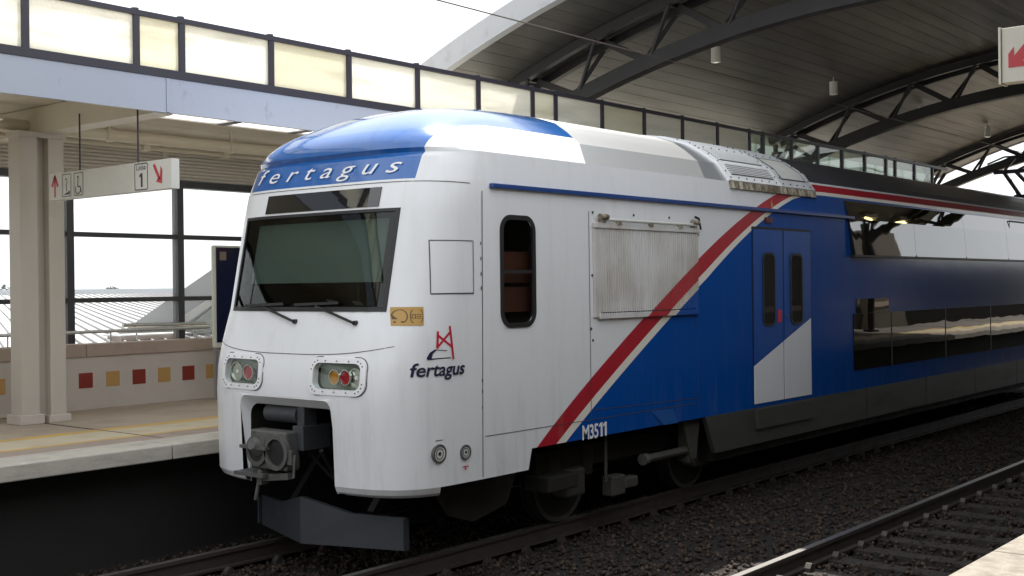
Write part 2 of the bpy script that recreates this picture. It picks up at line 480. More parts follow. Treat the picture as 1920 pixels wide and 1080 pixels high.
def rrect(cx, cz, w, h, r, n=6):
    """rounded rectangle outline"""
    pts = []
    for sx, sz, a0 in ((1, 1, 0), (-1, 1, 90), (-1, -1, 180), (1, -1, 270)):
        for k in range(n + 1):
            a = math.radians(a0 + 90 * k / n)
            pts.append((cx + sx * (w / 2 - r) + r * math.cos(a), cz + sz * (h / 2 - r) + r * math.sin(a)))
    return pts

def text_geo(body, size, shear=0, space=1.0, bold=0.0):
    cu = bpy.data.curves.new('lettering', 'FONT'); cu.body = body; cu.size = size; cu.shear = shear
    cu.space_character = space; cu.offset = bold; cu.resolution_u = 4; cu.fill_mode = 'FRONT'
    ob = bpy.data.objects.new('lettering_curve', cu); C.objects.link(ob)
    dg = bpy.context.evaluated_depsgraph_get(); dg.update()
    me = bpy.data.meshes.new_from_object(ob.evaluated_get(dg))
    v = [tuple(p.co) for p in me.vertices]; f = [tuple(p.vertices) for p in me.polygons]
    bpy.data.objects.remove(ob); bpy.data.curves.remove(cu); bpy.data.meshes.remove(me)
    a = np.array(v); return a, f

def fit_text(body, shear, space, bold, u0, u1, fn, v0, vscale=None):
    """text whose ink runs from u0 to u1, baseline v0, mapped by fn(u, v)"""
    a, f = text_geo(body, 1.0, shear, space, bold)
    lo, hi = a[:, 0].min(), a[:, 0].max()
    k = (u1 - u0) / (hi - lo)
    vs = abs(k) if vscale is None else vscale
    return MB().add([fn(u0 + (p[0] - lo) * k, v0 + p[1] * vs) for p in a], f)

# ------------------------------------------------------------------ ground, tracks, platforms
ZR = -0.07                       # rail head
X0, X1 = -14.0, 62.0
struct('terrain', MB().box(-1500, 2500, -1500, 3000, -7.6, -7.0), 'terrain')
struct('track_bed', MB().box(X0, X1, 1.9, 10.9, -6.9, -0.30), 'ballast')

def scatter(name, n, xr, yr, size, label, zc=-.30, bias=1.0):
    ux = rng.random(n) ** bias
    x = xr[0] + (xr[1] - xr[0]) * ux; y = rng.uniform(yr[0], yr[1], n)
    s = rng.uniform(size[0], size[1], n)
    octa = np.array([[1, 0, 0], [0, 1, 0], [-1, 0, 0], [0, -1, 0], [0, 0, .8], [0, 0, -.8]], float)
    v = octa[None] * s[:, None, None] * rng.uniform(.55, 1.25, (n, 6, 1))
    a = rng.uniform(0, 2 * PI, n); ca, sa = np.cos(a), np.sin(a)
    b = rng.uniform(-.6, .6, n); cb, sb = np.cos(b), np.sin(b)
    vx = v[..., 0] * cb[:, None] - v[..., 2] * sb[:, None]; vz = v[..., 0] * sb[:, None] + v[..., 2] * cb[:, None]
    vx, vy = vx * ca[:, None] - v[..., 1] * sa[:, None], vx * sa[:, None] + v[..., 1] * ca[:, None]
    z = zc + rng.uniform(-.01, .03, n)
    V = np.stack([vx + x[:, None], vy + y[:, None], vz + z[:, None]], -1).reshape(-1, 3)
    F = np.array([[0, 1, 4], [1, 2, 4], [2, 3, 4], [3, 0, 4], [1, 0, 5], [2, 1, 5], [3, 2, 5], [0, 3, 5]])
    F = (F[None] + 6 * np.arange(n)[:, None, None]).reshape(-1, 3)
    me = bpy.data.meshes.new(name)
    me.vertices.add(len(V)); me.vertices.foreach_set('co', V.ravel())
    me.loops.add(F.size); me.loops.foreach_set('vertex_index', F.ravel().astype(np.int32))
    me.polygons.add(len(F)); me.polygons.foreach_set('loop_start', np.arange(0, F.size, 3, dtype=np.int32))
    me.update(); me.validate()
    me.materials.append(M['stone'])
    o = bpy.data.objects.new(name, me); C.objects.link(o)
    tag(o, label, 'ballast', kind='stuff')
    return o

def stone_mat():
    m, nt, b, g = base('ballast_stone')
    P_ = pos(nt)
    v = nt.nodes.new('ShaderNodeTexVoronoi'); v.inputs['Scale'].default_value = 16
    nt.links.new(P_, v.inputs['Vector'])
    c = g.mix(g.m('POWER', v.outputs['Color'], 2.2), (.012, .0075, .0055), (.100, .066, .047))
    nt.links.new(c, b.inputs['Base Color']); b.inputs['Roughness'].default_value = .9
    return m
M['stone'] = stone_mat()
scatter('ballast', 30000, (4.2, 30), (5.1, 10.5), (.016, .045), 'dark oily ballast stones between the platforms', bias=1.7)
scatter('ballast', 9000, (7.2, 26), (2.6, 5.1), (.016, .042), 'dark ballast stones around the near track', zc=-.270, bias=1.5)

def rail(y, label):
    r = empty('rail', (15, y, ZR - .17))
    mb = MB()
    mb.box(X0, X1, y - .075, y + .075, ZR - .172, ZR - .150)
    mb.box(X0, X1, y - .010, y + .010, ZR - .150, ZR - .038)
    mb.box(X0, X1, y - .035, y + .035, ZR - .038, ZR - .004)
    mb.build('rail_profile', 'rail', r)
    MB().box(X0, X1, y - .033, y + .033, ZR - .004, ZR).build('running_face', 'rail_top', r)
    tag(r, label, 'rail', 'rails of the two tracks')
NT, TT = 4.17, 8.62               # track centre lines
rail(NT + .87, 'rail with a sunlit shining stretch, the nearer of two seen right of the train')
rail(NT - .87, 'rail closest to the near platform edge, hidden below the coping')
rail(TT - .87, 'dark rail under the camera side wheels of the train')
rail(TT + .87, 'rail emerging at the lower left beside the far platform')

sl = MB()
sl.prism([(-.13, -.10), (.13, -.10), (.11, .03), (-.11, .03)], lambda a, b: (a, -1.3, b), lambda a, b: (a, 1.3, b))
clipb = MB()
def sleeper_at(x, yc, label, group, src, dz=0.0):
    if src is None:
        r = empty('sleeper', (x, yc, -.30))
        m0 = MB(); m0.prism([(-.13, -.08), (.13, -.08), (.11, .055), (-.11, .055)], lambda a, b: (x + a, yc - 1.3, -.30 + b), lambda a, b: (x + a, yc + 1.3, -.30 + b))
        m0.build('sleeper_block', 'sleeper', r)
        for sy in (-.87, .87):
            for d in (-.11, .11):
                MB().prism([(-.05, 0), (.05, 0), (.05, .035), (.012, .075), (-.012, .075), (-.05, .035)], lambda a, b: (x + a, yc + sy + d - .03, -.245 + b), lambda a, b: (x + a, yc + sy + d + .03, -.245 + b)).build('rail_clip', 'rail', r)
    else:
        r = copy_tree(src, shift=(x - src.location.x, yc - src.location.y, dz))
    tag(r, label, 'sleeper', group)
    return r
first = None
for i in range(46):
    first_ = sleeper_at(4.3 + i * .6, NT, 'dark concrete sleeper under the near track', 'sleepers of the near track', first)
    first = first or first_
for i in range(26):
    sleeper_at(4.05 + i * .6, TT, 'dark concrete sleeper under the track of the train', 'sleepers of the train track', first, -.05)

def platform(name, y_edge, out, label):
    """out = +1: the platform lies on the +y side of its edge"""
    def b(y0, y1, z0, z1):
        a, c = sorted((y_edge + out * y0, y_edge + out * y1)); return MB().box(X0, X1, a, c, z0, z1)
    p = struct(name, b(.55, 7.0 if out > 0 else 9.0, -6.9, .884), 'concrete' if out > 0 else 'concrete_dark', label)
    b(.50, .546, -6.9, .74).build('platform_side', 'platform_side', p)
    # coping stones, 3.33 m each, proud of the side wall
    k = 0
    x = 7.0 - 3.33 * 6
    while x < 60:
        a, c = sorted((y_edge, y_edge + out * .545))
        MB().box(x + .006, x + 3.324, a, c,   .75, .90).build('coping_stone', 'coping' if out > 0 else 'coping_sun_toned', p, bevel=.012)
        x += 3.33
    b(.55, .98, .885, .889).build('grey_band', 'band', p)
    b(.98, 1.06, .885, .890).build('yellow_line', 'yellow_line', p)
    b(1.06, 1.72, .885, .889).build('cream_band', 'cream_band', p)
    b(1.72, 1.90, .885, .890).build('yellow_line', 'yellow_line', p)
    for i in range(-3, 8):
        x = 7.36 - .06 + 6.66 * i
        a, c = sorted((y_edge + out * .56, y_edge + out * 4.0))
        MB().box(x - .008, x + .008, a, c, .885, .8925).build('floor_joint', 'joint', p)
    return p
platform('platform', 10.2, 1, 'far platform with cream and yellow bands along its edge')
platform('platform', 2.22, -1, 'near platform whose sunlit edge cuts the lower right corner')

# ------------------------------------------------------------------ parapet wall with tiles, handrail, glazed wall
WY = 14.32
wall = empty('parapet_wall', (9, WY + .15, .884))
MB().box(X0, 45, WY, WY + .28, .884, 1.572).build('wall_body', 'render_wall', wall)
MB().box(X0, 45, WY - .012, WY - .0, .884, .955).build('skirting', 'render_wall', wall)
for i in range(9):
    x = -9.5 + 6.0 * i
    MB().box(x + .004, x + 5.996, WY - .03, WY + .31, 1.572, 1.745).build('cap_stone', 'cap', wall, bevel=.015)
tm = {}
for i in range(-10, 60):
    x = 8.1 + .4 * i
    if x > 34: break
    if -.1 < x - 6.9 < .35: continue
    red = i % 2 == 1
    if red in tm:
        o = tm[red].copy(); C.objects.link(o); o.parent = wall; o.location.x = x - ORG[wall.name][0]
    else:
        tm[red] = MB().box(x - .1, x + .1, WY - .006, WY + .01, 1.165, 1.365).build('tile', 'tile_red' if red else 'tile_tan', wall)
        tm[red].location.x = x - ORG[wall.name][0]
tag(wall, 'low cream wall with a row of red and tan tiles behind the far platform', 'wall')

nw = empty('near_wall', (9, -2.1, .884))  # unseen wall, added so the train side mirrors something dark
MB().box(X0, 42, -2.3, -1.95, .884, 1.60).build('wall_body', 'wall_dark', nw)
MB().box(42, X1, -2.3, -1.95, .884, 1.60).build('wall_body', 'wall_black', nw)
MB().box(X0, 42, -2.34, -1.91, 1.60, 1.75).build('cap_stone', 'cap', nw)
MB().box(42, X1, -2.34, -1.91, 1.60, 1.75).build('cap_stone', 'wall_black', nw)
for i in range(19):
    x = X0 + 4.0 * i
    MB().box(x + .01, x + 3.99, -2.2, -2.1, 1.75, 5.75 if i in (10, 11, 12, 13) else 4.32 if i < 14 else 3.15).build('cladding_panel', 'wall_dark' if i < 14 else 'wall_black', nw)  # panel heights and black end shaped for what the train windows mirror
    if i < 14: MB().box(x - .12, x + .12, -1.9, -1.6, .884, 4.32).build('pilaster', 'pillar', nw)
tag(nw, 'unseen brownish clad back wall of the near platform, added to darken the train reflections', 'wall')

hr = empty('handrail', (9, WY + .15, 1.745))
MB().tube((X0, WY + .12, 1.90), (10.55, WY + .12, 1.90), .024, 10).build('rail_tube', 'steel_rail', hr, smooth=True)
MB().tube((9.25, WY + .30, 1.965), (10.62, WY + .30, 1.945), .030, 10).build('rail_tube', 'steel_rail', hr, smooth=True)
for x in (-8, -5, -2, .9, 3.8, 6.2, 7.5, 8.95, 10.33):
    MB().tube((x, WY + .12, 1.745), (x, WY + .12, 1.885), .011, 8).build('post', 'steel_rail', hr, smooth=True)
for x in (9.45, 10.40):
    MB().tube((x, WY + .26, 1.745), (x, WY + .30, 1.935), .011, 8).build('post', 'steel_rail', hr, smooth=True)
tag(hr, 'steel handrail running along the top of the tiled wall', 'handrail')

GY = 14.72
gw = empty('glazed_wall', (9, GY, .884))
muls = [8.51 + 1.737 * i for i in range(-12, 20)]
for x in muls:
    MB().box(x - .052, x + .052, GY - .05, GY + .09, .884, 3.93).build('mullion', 'mullion', gw)
for i in range(len(muls) - 1):
    a, c = muls[i] + .052, muls[i + 1] - .052
    for z in (2.32, 3.215):
        MB().box(a, c, GY - .04, GY + .06, z - .032, z + .032).build('transom', 'mullion', gw)
    for z0, z1 in ((1.75, 2.288), (2.352, 3.183), (3.247, 3.93)):
        if 3 < a < 20:
            MB().box(a, c, GY + .012, GY + .018, z0, z1).build('pane', 'pane', gw)
MB().box(X0, 45, GY - .07, GY + .10, 3.93, 4.03).build('header', 'mullion', gw)
tag(gw, 'tall glazed wall of dark mullions behind the tiled parapet', 'window wall')

rp = empty('ribbed_fascia_panel', (9, GY, 4.03))
pr = MB()
for i in range(12):
    z = 4.035 + i * .05
    pr.prism([(0, z), (.018, z + .012), (.018, z + .036), (0, z + .048), (-.04, z + .048), (-.04, z)], lambda a, b: (X0, GY - .02 - a, b), lambda a, b: (45, GY - .02 - a, b))
pr.build('ribbed_sheet', 'ribbed', rp)
for x in (4.8, 6.5, 8.3, 10.0, 11.8):
    MB().box(x - .05, x + .05, GY - .055, GY - .04, 4.03, 4.63).build('cover_strip', 'ribbed', rp)
tag(rp, 'horizontally ribbed cream panel above the window wall', 'cladding panel')

# ------------------------------------------------------------------ platform canopies (flat roofs) with pillars
def canopy(name, y_edge, out, label, full):
    r = empty(name, (7.4, y_edge, 4.34))
    def b(x0, x1, y0, y1, z0, z1):
        a, c = sorted((y_edge + out * y0, y_edge + out * y1)); return MB().box(x0, x1, a, c, z0, z1)
    xa, xb = X0, 34.0 if full else 27.4
    # fascia: one painted steel panel per bay
    for i in range(-3, 4 if full else 3):
        x = 7.47 + 6.66 * i
        b(x + .02, x + 6.64, 0, .05, 4.345, 4.715).build('fascia_panel', 'fascia', r)
        b(x - .018, x + .018, -.012, .05, 4.35, 4.712).build('cover_strip', 'fascia', r)
        # transverse beam over each pillar
        b(x - .16, x + .10, .055, 3.9, 4.33, 4.64).build('beam', 'beam', r, bevel=.008)
    b(xa, xb, .055, .36, 4.41, 4.70).build('edge_beam', 'beam', r)
    b(xa, 7.30, .362, .70, 4.645, 4.70).build('roof_strip', 'beam', r)
    b(xa, xb, .70, 4.9 if full else 7.0, 4.645, 4.72).build('roof_slab', 'beam', r)
    # strip of skylights
    k = 0
    for i in range(0, 4 if full else 3):
        for j in range(6):
            x = 7.47 + 6.66 * i + .18 + j * 1.075
            if 3 < x < 30:
                b(x + .0, x + .96, .362, .698, 4.395, 4.408).build('skylight_pane', 'skylight', r)
            b(x + .965, x + 1.07, .362, .698, 4.39, 4.60).build('skylight_bar', 'mullion', r)
    tag(r, label, 'canopy')
    return r
canopy('platform_canopy', 10.90, 1, 'flat canopy with pale blue fascia over the far platform', True)
canopy('platform_canopy', 2.05, -1, 'unseen flat canopy over the near platform, added partly to cut sky light', False)  # unseen mirror of the far canopy, put in partly to block sky

def pillar(x, y, label, group):
    r = empty('pillar', (x, y, .884))
    a = x - .33
    MB().box(a, a + .22, y - .12, y + .14, .884, 4.33).build('shaft', 'pillar', r, bevel=.006)
    MB().box(a + .36, a + .56, y - .12, y + .14, .884, 4.33).build('shaft', 'pillar', r, bevel=.006)
    MB().box(a + .22, a + .36, y - .0, y + .12, .884, 4.33).build('web', 'pillar', r)
    MB().box(a - .04, a + .26, y - .16, y + .18, .884, 1.0).build('plinth', 'render_wall', r, bevel=.01)
    MB().box(a + .32, a + .60, y - .16, y + .18, .884, .975).build('plinth', 'render_wall', r, bevel=.01)
    MB().box(a - .02, a + .58, y - .14, y + .16, 4.27, 4.333).build('head_plate', 'pillar', r)
    tag(r, label, 'pillar', group)
    return r
p0 = pillar(7.38, 13.37, 'cream double pillar standing at the left before the tiled wall', 'pillars of the far platform')
for k, lb in ((1, 'cream double pillar of the far platform next behind the train'), (2, 'third cream pillar of the far platform behind the train'), (3, 'fourth cream pillar of the far platform behind the train')):
    q = copy_tree(p0, shift=(6.66 * k, 0, 0)); q['label'] = lb

pp = empty('ceiling_pipe', (9, 13.55, 4.4))
MB().tube((X0, 13.55, 4.43), (45, 13.55, 4.43), .075, 14).build('pipe_run', 'pipe', pp, smooth=True)
for x in (5.0, 6.6, 8.4, 10.3, 12.2):
    MB().tube((x - .05, 13.55, 4.43), (x + .05, 13.55, 4.43), .086, 14).build('collar', 'pipe', pp, smooth=True)
    MB().box(x - .012, x + .012, 13.53, 13.57, 4.50, 4.66).build('hanger', 'pipe', pp)
tag(pp, 'cream pipe hung under the far canopy ceiling', 'pipe')
pp2 = empty('ceiling_conduit', (9, 13.95, 4.3))
MB().tube((X0, 13.95, 4.36), (45, 13.95, 4.36), .025, 8).build('conduit_run', 'pipe', pp2, smooth=True)
for x in (5.2, 7.9, 9.2, 10.5, 11.8):
    m_ = MB().box(x - .05, x + .05, 13.90, 14.0, 4.32, 4.40); m_.build('clamp', 'pipe', pp2)
tag(pp2, 'thin cream conduit with clamps behind the ceiling pipe', 'pipe')
cd = empty('loudspeaker', (6.0, 12.0, 4.2))
MB().tube((6.55, 12.9, 4.66), (6.55, 12.9, 4.50), .02, 8).build('stem', 'frame', cd)
MB().tube((6.55, 12.9, 4.50), (6.55, 12.9, 4.38), .07, 14, .12).build('horn', 'pipe', cd, smooth=True)
tag(cd, 'round cream loudspeaker on the canopy ceiling at the far left', 'loudspeaker')

# ------------------------------------------------------------------ translucent screen along the canopy edge
def screen(y, label, xr, name='canopy_screen'):
    r = empty(name, (7.4, y, 4.72))
    posts = []
    for k in range(-3, 7):
        c0 = 7.38 + 6.66 * k
        posts += [c0 - .28, c0 + .28] + [c0 + .28 + 1.22 * j for j in range(1, 5)]
    posts = sorted(p for p in posts if xr[0] <= p <= xr[1])
    for i, x in enumerate(posts):
        MB().box(x - .035, x + .035, y - .035, y + .035, 4.805, 5.33).build('post', 'frame', r)
        MB().tube((x, y, 5.33), (x, y, 5.405), .042, 10).build('post_cap', 'frame', r)
        if i < len(posts) - 1:
            a, c = x + .035, posts[i + 1] - .035
            narrow = posts[i + 1] - x < .8
            clear = x > 20.0
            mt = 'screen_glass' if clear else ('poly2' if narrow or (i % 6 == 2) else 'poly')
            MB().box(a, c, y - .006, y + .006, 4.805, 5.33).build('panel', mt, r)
    MB().box(xr[0], xr[1], y - .042, y + .06, 4.718, 4.805).build('bottom_rail', 'frame', r)
    MB().box(xr[0], xr[1], y - .04, y + .04, 5.33, 5.385).build('top_rail', 'frame', r)
    tag(r, label, 'screen')
screen(10.93, 'row of cream translucent panels in dark frames above the far canopy fascia', (0.0, 31.1))

# ------------------------------------------------------------------ arched canopy on trusses
AC = 6.2; AK = .029; AZ = 7.38
def arc(y, dz=0.0): return AZ + dz - AK * (y - AC) ** 2
XA, XB = 14.3, 38.1
def arc_sheet(x0, x1, d0, d1, y0=-1.3, y1=13.7, n=36):
    mb = MB(); ys = [y0 + (y1 - y0) * k / n for k in range(n + 1)]
    vs = []
    for y in ys:
        vs += [(x0, y, arc(y, d0)), (x1, y, arc(y, d0)), (x0, y, arc(y, d1)), (x1, y, arc(y, d1))]
    fs = []
    for k in range(n):
        a = 4 * k; b = a + 4
        fs += [(a, a + 1, b + 1, b), (a + 2, b + 2, b + 3, a + 3), (a, b, b + 2, a + 2), (a + 1, a + 3, b + 3, b + 1)]
    fs += [(0, 2, 3, 1), (4 * n, 4 * n + 1, 4 * n + 3, 4 * n + 2)]
    return mb.add(vs, fs)
ar = empty('arched_canopy', (26.2, AC, 5.0))
arc_sheet(XA + .03, XB - .03, .10, .18).build('roof_deck', 'grey_roof', ar)
arc_sheet(XA - .03, XA + .028, .035, .385).build('fascia', 'arch_fascia', ar)
arc_sheet(XA - .06, XA + .10, -.02, .033).build('fascia_lip', 'arch_fascia', ar)
arc_sheet(XB - .028, XB + .03, -.03, .385).build('fascia', 'fascia', ar)
# soffit planks, 0.30 m along the arc
plank_me = None
ys = [-1.25]
while ys[-1] < 13.6:
    y = ys[-1]; sl_ = math.hypot(1, 2 * AK * (y - AC)); ys.append(y + .30 / sl_)
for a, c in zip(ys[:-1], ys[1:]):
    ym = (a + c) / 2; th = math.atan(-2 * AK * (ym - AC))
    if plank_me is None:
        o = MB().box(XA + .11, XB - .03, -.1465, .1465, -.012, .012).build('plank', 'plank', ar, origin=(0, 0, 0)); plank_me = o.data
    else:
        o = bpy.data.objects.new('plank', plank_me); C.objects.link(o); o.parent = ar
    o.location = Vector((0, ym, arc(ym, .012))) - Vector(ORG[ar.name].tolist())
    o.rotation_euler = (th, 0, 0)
tag(ar, 'large arched canopy with a planked soffit spanning both tracks', 'canopy')

def truss(x, label):
    r = empty('roof_truss', (x, AC, 5.3))
    y0, y1, n = -.9, 13.3, 10
    st = (y1 - y0) / n
    def chord(dx, dz, w, hgt, nm, off0=0.0):
        mb = MB(); m = 30
        for k in range(m):
            a = y0 + (y1 - y0) * k / m; c = y0 + (y1 - y0) * (k + 1) / m
            mb.bar((x + dx, a, arc(a, dz)), (x + dx, c, arc(c, dz)), w, hgt)
        return mb.build(nm, 'truss', r)
    for dx in (-.30, .30):
        chord(dx, -.10, .13, .15, 'top_chord')
    chord(0, -.84, .22, .24, 'bottom_chord')
    for k in range(n + 1):
        y = y0 + st * k
        if k in (0, n):
            MB().tube((x, y, arc(y, -.13)), (x, y, arc(y, -1.0)), .06, 8).build('end_post', 'truss', r)
        if k < n:
            s = 1 if y + st / 2 > AC else -1          # the webs lean towards the crown
            yb, yn = (y + st, y) if s > 0 else (y, y + st)
            yt = yb - s * .50
            for q in (0, 1):
                dx = -.30 if q else .30
                MB().tube((x + dx * .25, yb + s * (-.02 - .20 * q) + s * .12, arc(yb, -.76)), (x + dx, yt + s * (.10 - .20 * q), arc(yt, -.13)), .036, 8).build('web_post', 'truss', r)
            MB().bar((x, yt - s * .10, arc(yt, -.14)), (x, yn + s * .05, arc(yn, -.78)), .10, .11).build('diagonal', 'truss', r)
            MB().bar((x - .30, yt, arc(yt, -.10)), (x + .30, yt, arc(yt, -.10)), .08, .08).build('cross_tie', 'truss', r)
    tag(r, label, 'truss', 'trusses carrying the arched canopy')
    return r
t0 = truss(16.2, 'dark steel arch truss nearest the open front edge of the canopy')
for k, lb in ((1, 'middle dark arch truss behind the white hanging sign'), (2, 'farthest dark arch truss with bright sky behind it')):
    q = copy_tree(t0, shift=(10.0 * k, 0, 0)); q['label'] = lb

def column(x, y, label):
    r = empty('canopy_column', (x, y, .88))
    MB().tube((x, y, .885), (x, y, 5.6), .14, 14).build('shaft', 'truss', r, smooth=True)
    MB().tube((x, y, .885), (x, y, .95), .24, 14).build('base_plate', 'truss', r)
    for dy in (-.5, .5):
        MB().bar((x, y, 5.0), (x, y + dy, 5.72), .08, .08).build('bracket', 'truss', r)
    tag(r, label, 'column', 'columns under the arched canopy')
    return r
c0 = column(16.2, 13.25, 'dark steel column of the nearest truss, behind the train')
for (dx, dy, lb) in ((10, 0, 'dark steel column of the middle truss, behind the train'), (20, 0, 'dark steel column of the farthest truss, seen through clear panels'),
                     (0, -14.1, 'dark steel column of the nearest truss on the near platform'), (10, -14.1, 'dark steel column of the middle truss on the near platform'), (20, -14.1, 'dark steel column of the farthest truss on the near platform')):
    q = copy_tree(c0, shift=(dx, dy, 0)); q['label'] = lb

def pendant(x, label):
    y = 10.7; r = empty('pendant_lamp', (x, y, 6.5))
    zt = arc(y) - .10
    MB().tube((x, y, zt), (x, y, arc(y) + .0), .015, 6).build('stem', 'lamp_white', r)
    MB().tube((x, y, zt - .27), (x, y, zt), .085, 16).build('shade', 'lamp_white', r, smooth=True)
    MB().tube((x, y, zt - .275), (x, y, zt - .27), .06, 14).build('lens', 'reflector', r)
    tag(r, label, 'lamp', 'pendant lamps under the arched canopy')
    return r
l0 = pendant(18.8, 'white pendant lamp under the soffit nearest the open front edge')
for x, lb in ((23.75, 'white pendant lamp just before the middle truss'), (33.7, 'small white pendant lamp above the farthest truss'), (28.8, 'white pendant lamp hidden behind the middle truss')):
    q = copy_tree(l0, shift=(x - 18.8, 0, 0)); q['label'] = lb

for x, lb in ((33.2, 'lit yellowish tube lamp under the arched soffit, mirrored in the first upper train window'), (35.7, 'second lit tube lamp under the arched soffit, mirrored further right in the train windows')):
    yl = 1.0; zl = arc(yl) - .10
    lf = empty('ceiling_light', (x, yl, zl - .08))
    MB().box(x - .45, x + .45, yl - .12, yl + .12, zl - .02, zl + .10).build('housing', 'pillar', lf)
    MB().tube((x - .40, yl, zl - .05), (x + .40, yl, zl - .05), .035, 10).build('tube', 'lit_tube', lf)
    tag(lf, lb, 'lamp', 'tube lamps under the arched soffit')

# overhead contact wires
w1 = MB().tube((X0, TT, 5.50), (X1, TT, 5.50), .0075, 6, caps=False).build('contact_wire', 'wire')
tag(w1, 'thin overhead contact wire running above the train roof', 'wire')
w2 = MB().tube((X0, NT, 5.50), (X1, NT, 5.50), .0075, 6, caps=False).build('contact_wire', 'wire')
tag(w2, 'thin overhead contact wire above the empty near track', 'wire')

# clad block closing the far side behind the glass panels
bk = empty('clad_block', (30, 15.2, .9))
MB().box(20.5, 42, 15.3, 15.6, 4.75, 6.4).build('wall', 'green_grey', bk)
for i in range(18):
    x = 20.9 + i * 1.15
    MB().box(x, x + .06, 15.24, 15.3, 4.75, 6.4).build('rib', 'green_grey', bk)
tag(bk, 'grey green clad block seen through the clear panels at the right', 'building')

# ------------------------------------------------------------------ hanging signs
def poly_mb(polys, fn):
    mb = MB()
    for p in polys:
        mb.add([fn(*q) for q in p], [tuple(range(len(p)))])
    return mb
def stroke(pts, w):
    out = []
    for (a, b), (c, d) in zip(pts[:-1], pts[1:]):
        L = math.hypot(c - a, d - b) or 1; nx, ny = -(d - b) / L * w / 2, (c - a) / L * w / 2
        ex, ey = (c - a) / L * w * .3, (d - b) / L * w * .3
        out.append([(a + nx - ex, b + ny - ey), (a - nx - ex, b - ny - ey), (c - nx + ex, d - ny + ey), (c + nx + ex, d + ny + ey)])
    return out
def disc(cx, cy, r, n=14): return [(cx + r * math.cos(2 * PI * k / n), cy + r * math.sin(2 * PI * k / n)) for k in range(n)]
def arcs(cx, cy, r, a0, a1, n=14): return [(cx + r * math.cos(math.radians(a0 + (a1 - a0) * k / n)), cy + r * math.sin(math.radians(a0 + (a1 - a0) * k / n))) for k in range(n + 1)]
def outline(cx, cz, w, h, r, lw):
    p = rrect(cx, cz, w, h, r, 3); return stroke(p + [p[0]], lw)

sg = empty('hanging_sign', (7.2, 11.65, 3.50))
sx, ya, yb, za, zb = 7.2, 12.86, 10.46, 3.495, 3.805
MB().box(sx, sx + .10, yb, ya, za, zb).build('board', 'sign', sg, bevel=.006)
fs = lambda u, v: (sx - .003, ya - u * (ya - yb), za + v * (zb - za))   # u across as seen, v up, 0..1
A_ = (ya - yb) / (zb - za)
fq = lambda u, v: (sx - .003, ya - u, za + v)                           # metres
# red straight arrow
poly_mb(stroke([(.13, .04), (.13, .25)], .028) + [[(.13, .29), (.06, .17), (.09, .165), (.13, .225), (.17, .165), (.20, .17)]][:0] + stroke([(.13, .27), (.07, .165)], .035) + stroke([(.13, .27), (.19, .165)], .035), fq).build('red_arrow', 'sign_red', sg)
# escalator / ramp and wheelchair pictograms
poly_mb(outline(.38, .155, .185, .25, .015, .008) + [[(.31, .05), (.45, .05), (.45, .09), (.42, .09), (.42, .075), (.39, .075)]] + stroke([(.385, .09), (.37, .16), (.40, .20)], .012) + [disc(.37, .225, .014)], fq).build('pictogram', 'sign_black', sg)
poly_mb(outline(.63, .155, .185, .25, .015, .008) + stroke(arcs(.62, .10, .052, 150, 380), .012) + stroke([(.62, .21), (.615, .13), (.665, .125), (.69, .06)], .014) + [disc(.62, .235, .015)], fq).build('pictogram', 'sign_black', sg)
# line number box
poly_mb(outline(1.86, .155, .235, .275, .02, .010), fq).build('number_frame', 'sign_black', sg)
fit_text('Linha', 0, 1, 0, 1.775, 1.945, fq, .225).build('lettering', 'sign_black', sg)
poly_mb([[(1.855, .045), (1.885, .045), (1.885, .19), (1.855, .19)], [(1.856, .189), (1.856, .158), (1.825, .148), (1.825, .166)]], fq).build('number', 'sign_black', sg)
poly_mb(stroke([(2.10, .255), (2.185, .12)], .04) + [[(2.235, .06), (2.13, .085), (2.165, .12), (2.175, .115), (2.20, .135), (2.215, .245), (2.245, .20)]], fq).build('red_arrow', 'sign_red', sg)
for y in (12.28, 11.13):
    MB().tube((sx + .05, y, zb), (sx + .05, y, 4.45), .010, 8).build('hanger_rod', 'frame', sg)
tag(sg, 'long white platform sign with line number 1, pictograms and red arrows', 'sign')

s2 = empty('hanging_sign', (7.2, 1.2, 3.60))
n0, n1, m0, m1 = 2.215, -.2, 3.605, 3.925
MB().box(sx, sx + .10, n1, n0 - .015, m0, m1).build('board', 'sign', s2, bevel=.004)
MB().box(sx - .012, sx + .112, n0 - .013, n0, m0 - .006, m1 + .006).build('end_cap', 'sign', s2)
fn2 = lambda u, v: (sx - .003, n0 - u, m0 + v)
poly_mb([[(.053, .085), (.053, .165), (.085, .205), (.085, .150), (.20, .28), (.26, .28), (.26, .24), (.135, .12), (.16, .085)]], fn2).build('red_arrow', 'sign_red', s2)
for y in (1.7, .3):
    MB().tube((sx + .05, y, m1), (sx + .05, y, 4.45), .010, 8).build('hanger_rod', 'frame', s2)
tag(s2, 'white hanging sign cut by the right picture edge, with a red arrow', 'sign')

# ------------------------------------------------------------------ poster display by the wall
dp = empty('poster_display', (10.9, 13.9, .884))
DY = 13.86
MB().box(10.22, 11.5, DY, DY + .07, 1.62, 3.07).build('case', 'display_frame', dp, bevel=.02)
MB().box(10.255, 11.45, DY - .012, DY - .002, 1.70, 3.04).build('poster', 'poster', dp)
MB().box(10.31, 10.42, DY - .018, DY - .013, 2.86, 2.98).build('notice', 'poster_note', dp)
for x in (10.24, 11.40):
    MB().box(x, x + .05, DY + .01, DY + .06, .884, 1.62).build('leg', 'steel_rail', dp)
for z in (1.30, 1.46):
    MB().tube((10.25, DY + .06, z), (11.42, DY + .06, z), .012, 8).build('cross_rail', 'steel_rail', dp)
tag(dp, 'dark poster display in a pale frame half hidden by the train nose', 'display board')

